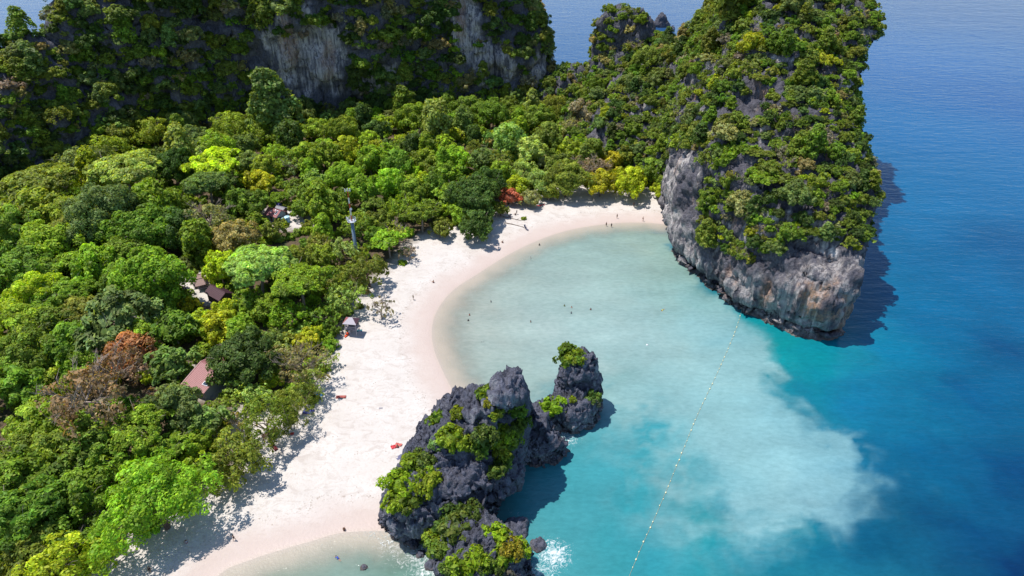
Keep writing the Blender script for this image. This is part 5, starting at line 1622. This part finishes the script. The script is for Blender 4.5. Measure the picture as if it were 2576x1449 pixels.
def pose(kind):
    J = dict(pelvis=(0, 0, .95), waist=(0, 0, 1.13), chest=(0, 0, 1.36), neck=(0, .01, 1.5), head=(0, .02, 1.62), top=(0, .01, 1.73), nose=(0, .12, 1.6))
    for s, k in (('L', -1), ('R', 1)):
        J.update({'sh' + s: (k * .19, 0, 1.42), 'el' + s: (k * .25, -.02, 1.14), 'wr' + s: (k * .25, .08, .92), 'ha' + s: (k * .25, .13, .84), 'hip' + s: (k * .09, 0, .9),
                  'kn' + s: (k * .1, .03, .5), 'an' + s: (k * .1, -.01, .07), 'to' + s: (k * .11, .15, .035)})
    if kind == 'walking':
        J.update(knL=(-.1, .2, .52), anL=(-.1, .22, .09), toL=(-.1, .38, .05), knR=(.1, -.02, .5), anR=(.1, -.3, .12), toR=(.1, -.18, .04), elL=(-.24, -.16, 1.15), wrL=(-.22, -.12, .93), haL=(-.22, -.08, .85), elR=(.24, .08, 1.14), wrR=(.22, .28, 1.0), haR=(.22, .34, .95))
    if kind == 'sitting':
        d = -.83
        J = {k: (x, y, z + d) for k, (x, y, z) in J.items()}
        J.update(hipL=(-.1, .06, .12), hipR=(.1, .06, .12), knL=(-.14, .46, .46), knR=(.14, .46, .46), anL=(-.13, .72, .07), anR=(.13, .72, .07), toL=(-.13, .88, .04), toR=(.13, .88, .04),
                 elL=(-.26, .14, .36), elR=(.26, .14, .36), wrL=(-.2, .38, .42), wrR=(.2, .38, .42), haL=(-.16, .46, .45), haR=(.16, .46, .45))
    if kind == 'lying':
        J = {k: (x, z - .9, .14 + y * .8) for k, (x, y, z) in J.items()}
    if kind == 'swimming':
        J = {k: (x, z - .9, .02 - y * .5) for k, (x, y, z) in J.items()}
        J.update(elL=(-.3, .85, .05), wrL=(-.2, 1.05, .0), haL=(-.18, 1.14, -.02), head=(0, .74, .08), top=(0, .84, .1), nose=(0, .78, -.02))
    return J
PEOPLE = {k: (pose(k), skin_figure(pose(k), EDG, RAD)) for k in ('standing', 'walking', 'sitting', 'lying', 'swimming')}
def blob(c, r, axis, n=8):
    m = MB(); m.lathe([(r * math.sin(a), -r * math.cos(a)) for a in (.05, .5, 1.0, 1.57)] if False else [(r, -.2 * r), (r * 1.0, .1 * r), (r * .82, .62 * r), (r * .4, .98 * r), (.01, 1.05 * r)], n=n)
    q = Vector(axis).to_track_quat('Z', 'Y'); m.v = [tuple(q @ Vector(p) + Vector(c)) for p in m.v]
    return m
def wear(kind, J, long_top):
    v = {k: Vector(p) for k, p in J.items()}
    up = (v['waist'] - v['pelvis']).normalized()
    sh = MB(); sh.tube([v['pelvis'] - up * .02, v['pelvis'] + up * .13], [.185, .165], 10)
    for s in 'LR':
        h, k = v['hip' + s], v['kn' + s]; sh.tube([h.lerp(k, -.05), h.lerp(k, .4)], [.128, .112], 8)
    tp = None
    if long_top:
        tp = MB(); tp.tube([v['pelvis'] + up * .12, v['waist'], v['chest'], v['chest'].lerp(v['neck'], .6)], [.165, .16, .185, .12], 10)
        for s in 'LR': tp.tube([v['sh' + s].lerp(v['chest'], .2), v['sh' + s].lerp(v['el' + s], .5)], [.095, .075], 8)
    ax = (v['top'] - v['neck']).normalized()
    return sh, tp, blob(v['head'] + ax * .02 - (v['nose'] - v['head']) * .12, .125, ax)
WEAR = {}
for k, (J, _) in PEOPLE.items():
    a, b, c = wear(k, J, True); WEAR[k] = (a.mesh('shorts', TINT, True), b.mesh('shirt', TINT, True), c.mesh('hair', TINT, True))
def person(px, py, kind, label, skin, shorts, top, rot, hair=(.03, .022, .018), water=None, sink=0.0):
    if water is not None:
        q = P(px, py, water); pos = Vector((q.x, q.y, sink))
    else:
        pos = gpt(px, py, .0 if kind != 'standing' else 0.0)
    r = ob('person', None, None, pos, label=label, category='person')
    r.rotation_euler = (0, 0, rot)
    b = ob('body', PEOPLE[kind][1], r); b.color = (*skin, 1)
    s_, t_, h_ = WEAR[kind]
    o = ob('shorts', s_, r); o.color = (*shorts, 1)
    if top is not None:
        o = ob('shirt', t_, r); o.color = (*top, 1)
    o = ob('hair', h_, r); o.color = (*hair, 1)
S1, S2, S3 = (.42, .24, .16), (.30, .16, .10), (.50, .30, .21)
person(1040, 754, 'standing', 'person in olive shirt standing alone on the wide sand', S2, (.05, .05, .04), (.10, .09, .04), 2.0)
person(1091, 711, 'sitting', 'person in dark red shorts sitting on sand short of the waterline', S1, (.25, .02, .03), None, 1.0)
person(1594, 519, 'standing', 'person in dark clothes standing high up the far beach', S2, (.03, .03, .05), (.16, .05, .04), .5)
person(1552, 549, 'standing', 'bare-chested person standing near the waterline of the far beach', S1, (.06, .05, .05), None, 2.5)
person(1617, 556, 'walking', 'tanned person walking at the waterline towards the headland', S1, (.18, .05, .04), None, -1.4)
person(1525, 569, 'standing', 'dark-haired bather standing ankle-deep at the far beach', S2, (.04, .04, .05), None, 2.6, water=-.1, sink=-.25)
person(1538, 571, 'standing', 'bather in dark shirt next to another at the far waterline', S2, (.03, .03, .05), (.05, .05, .07), .4, water=-.1, sink=-.3)
person(866, 1335, 'sitting', 'person in brown shorts sitting at the edge of the small cove', S2, (.12, .04, .03), None, .3)
person(590, 1359, 'walking', 'person in dark swimwear walking past the tree shadow', S2, (.03, .03, .04), None, 2.2)
person(376, 1434, 'lying', 'sunbather lying on bare sand in the corner of the cove beach', S3, (.05, .03, .03), None, .7)
person(470, 1366, 'sitting', 'person in red and white sitting in dappled tree shade', S1, (.30, .04, .06), (.45, .45, .48), .8)
person(1000, 1126, 'sitting', 'person sitting on red towels by the big rock', S1, (.40, .05, .05), None, .4)
person(1300, 539, 'standing', 'person in navy standing in shade at the edge of far trees', S2, (.02, .02, .06), (.03, .03, .09), 1.0)
person(1284, 545, 'sitting', 'person in violet sitting in shade on the far beach', S2, (.08, .02, .12), (.04, .03, .20), 1.6)
person(1297, 541, 'sitting', 'dark-clad person sitting in shade, one of two side by side', S2, (.03, .03, .05), (.06, .05, .08), 1.2)
person(901, 819, 'standing', 'person in black beside the lookout hut', S2, (.02, .02, .03), (.02, .02, .04), .2)
person(1265, 611, 'sitting', 'small figure in red at the tip of a tree shadow', S2, (.25, .05, .04), None, .9)
W_ = [(1178, 805, 'bather with dark hair in shallows off the widest sand', S2, (.03, .03, .05)), (1181, 791, 'bather in red top in shallows beyond another', S1, (.5, .06, .05)), (1335, 648, 'lone bather in pale cap close to the curve of the beach', S3, (.5, .55, .5)),
      (1235, 758, 'bather leaning back in shallow pale water', S3, (.3, .4, .4)), (1437, 786, 'bather in navy near the middle of the bay', S2, (.02, .04, .12)), (1438, 772, 'bather in peach top just behind one in navy', S3, (.6, .35, .28)), (1486, 777, 'bather with sunburnt shoulders in mid-bay', (.45, .16, .10), (.3, .1, .08)),
      (1335, 808, 'far-out single bather between beach and rock pillar', S2, (.2, .15, .12)), (1420, 768, 'bather in green shirt beside two others in mid-bay', S1, (.12, .2, .06)), (1357, 614, 'bather wading just off the beach curve', S2, (.1, .12, .12))]
for i, (px, py, lb, sk_, tp) in enumerate(W_):
    person(px, py, 'standing', lb, sk_, (.05, .05, .08), tp, i * 1.1, water=.3, sink=-1.12)
person(1668, 779, 'swimming', 'swimmer with yellow float splashing in the open bay', S3, (.3, .3, .05), (.6, .55, .08), 2.3, water=.05, sink=-.02)
person(851, 1405, 'swimming', 'snorkeller in bright blue shirt swimming in the small cove', S1, (.02, .05, .3), (.02, .09, .42), .8, water=.05, sink=-.02)
person(1218, 860, 'swimming', 'dark shape of a swimmer under pale shallow water', S2, (.1, .12, .12), (.10, .13, .13), 1.7, water=.0, sink=-.14)

# ------------------------------------------------------------------ words that single out every plant
MARKS = [('radio mast', P(885, 556, 15)), ('maroon-roofed house', P(700, 530, 6)), ('sandy clearing huts', P(500, 700, 6)), ('faded red roof', P(520, 935, 6)), ('lookout hut', P(888, 820, 3)), ('long wooden board', P(681, 1090, 2)),
         ('coral red tree', P(1283, 487, 6)), ('orange-leaved tree', P(317, 880, 8)), ('small cove', P(640, 1420, 0)), ('far beach', P(1500, 490, 0)), ('gap tower', Vector((59, 336, 30))), ('pale cliff patch', P(770, 200, 20)),
         ('mountain spur', Vector((-185, 240, 25))), ('saddle', Vector((85, 290, 38)))]
HMARKS = [('seaward tip', P(2060, 640, 24)), ('beach-side wall', P(1730, 480, 24)), ('dark scar', P(1880, 330, 40)), ('open-sea rim', P(2215, 430, 32)), ('summit', P(2050, 20, 68)), ('saddle', Vector((85, 290, 38))), ('bright middle slope', P(2050, 400, 36))]
RMARKS = [('peak of the big rock', P(1300, 950, 25)), ('sandy foot of the big rock', P(985, 1300, 3)), ('top of the rock pillar', P(1480, 880, 19)), ('surf side of the low rock', P(1320, 1420, 3))]
ORD = 'first second third fourth fifth sixth seventh eighth ninth tenth eleventh twelfth thirteenth fourteenth fifteenth sixteenth seventeenth eighteenth nineteenth twentieth'.split()
def ordinal(i):
    return ORD[i] if i < 20 else ('twenty-' + ORD[i - 20] if i < 29 else 'far-off')
buckets = {}
for t in TREES:
    mk = HMARKS if 'headland' in t['group'] else RMARKS if 'rocks' in t['group'] else MARKS
    wm = min(mk, key=lambda m: (m[1] - t['p']).length)
    noun = t['noun']
    if 'headland' in t['group'] and noun == 'bush': noun = 'cliff bush'
    if 'rocks' in t['group']: noun = 'rock bush'
    size = 'large' if t['r'] > (6.2 if mk is MARKS else 3.2) else 'small' if t['r'] < (3.6 if mk is MARKS else 2.2) else 'mid-sized'
    t['key'] = (size, t['colour'], noun, wm[0]); t['d'] = (wm[1] - t['p']).length
    buckets.setdefault(t['key'], []).append(t)
for key, L in buckets.items():
    L.sort(key=lambda t: t['d'])
    size, colour, noun, mark = key
    mark = ("headland's " if 'headland' in L[0]['group'] else '') + mark; host = ''
    for i, t in enumerate(L):
        if len(L) == 1: s = f'the one {size} {colour} {noun} by the {mark}'
        elif i == 0: s = f'{size} {colour} {noun} closest to the {mark}'
        else: s = f'{size} {colour} {noun}, {ordinal(i)} closest such to the {mark}'
        t['o']['label'] = s
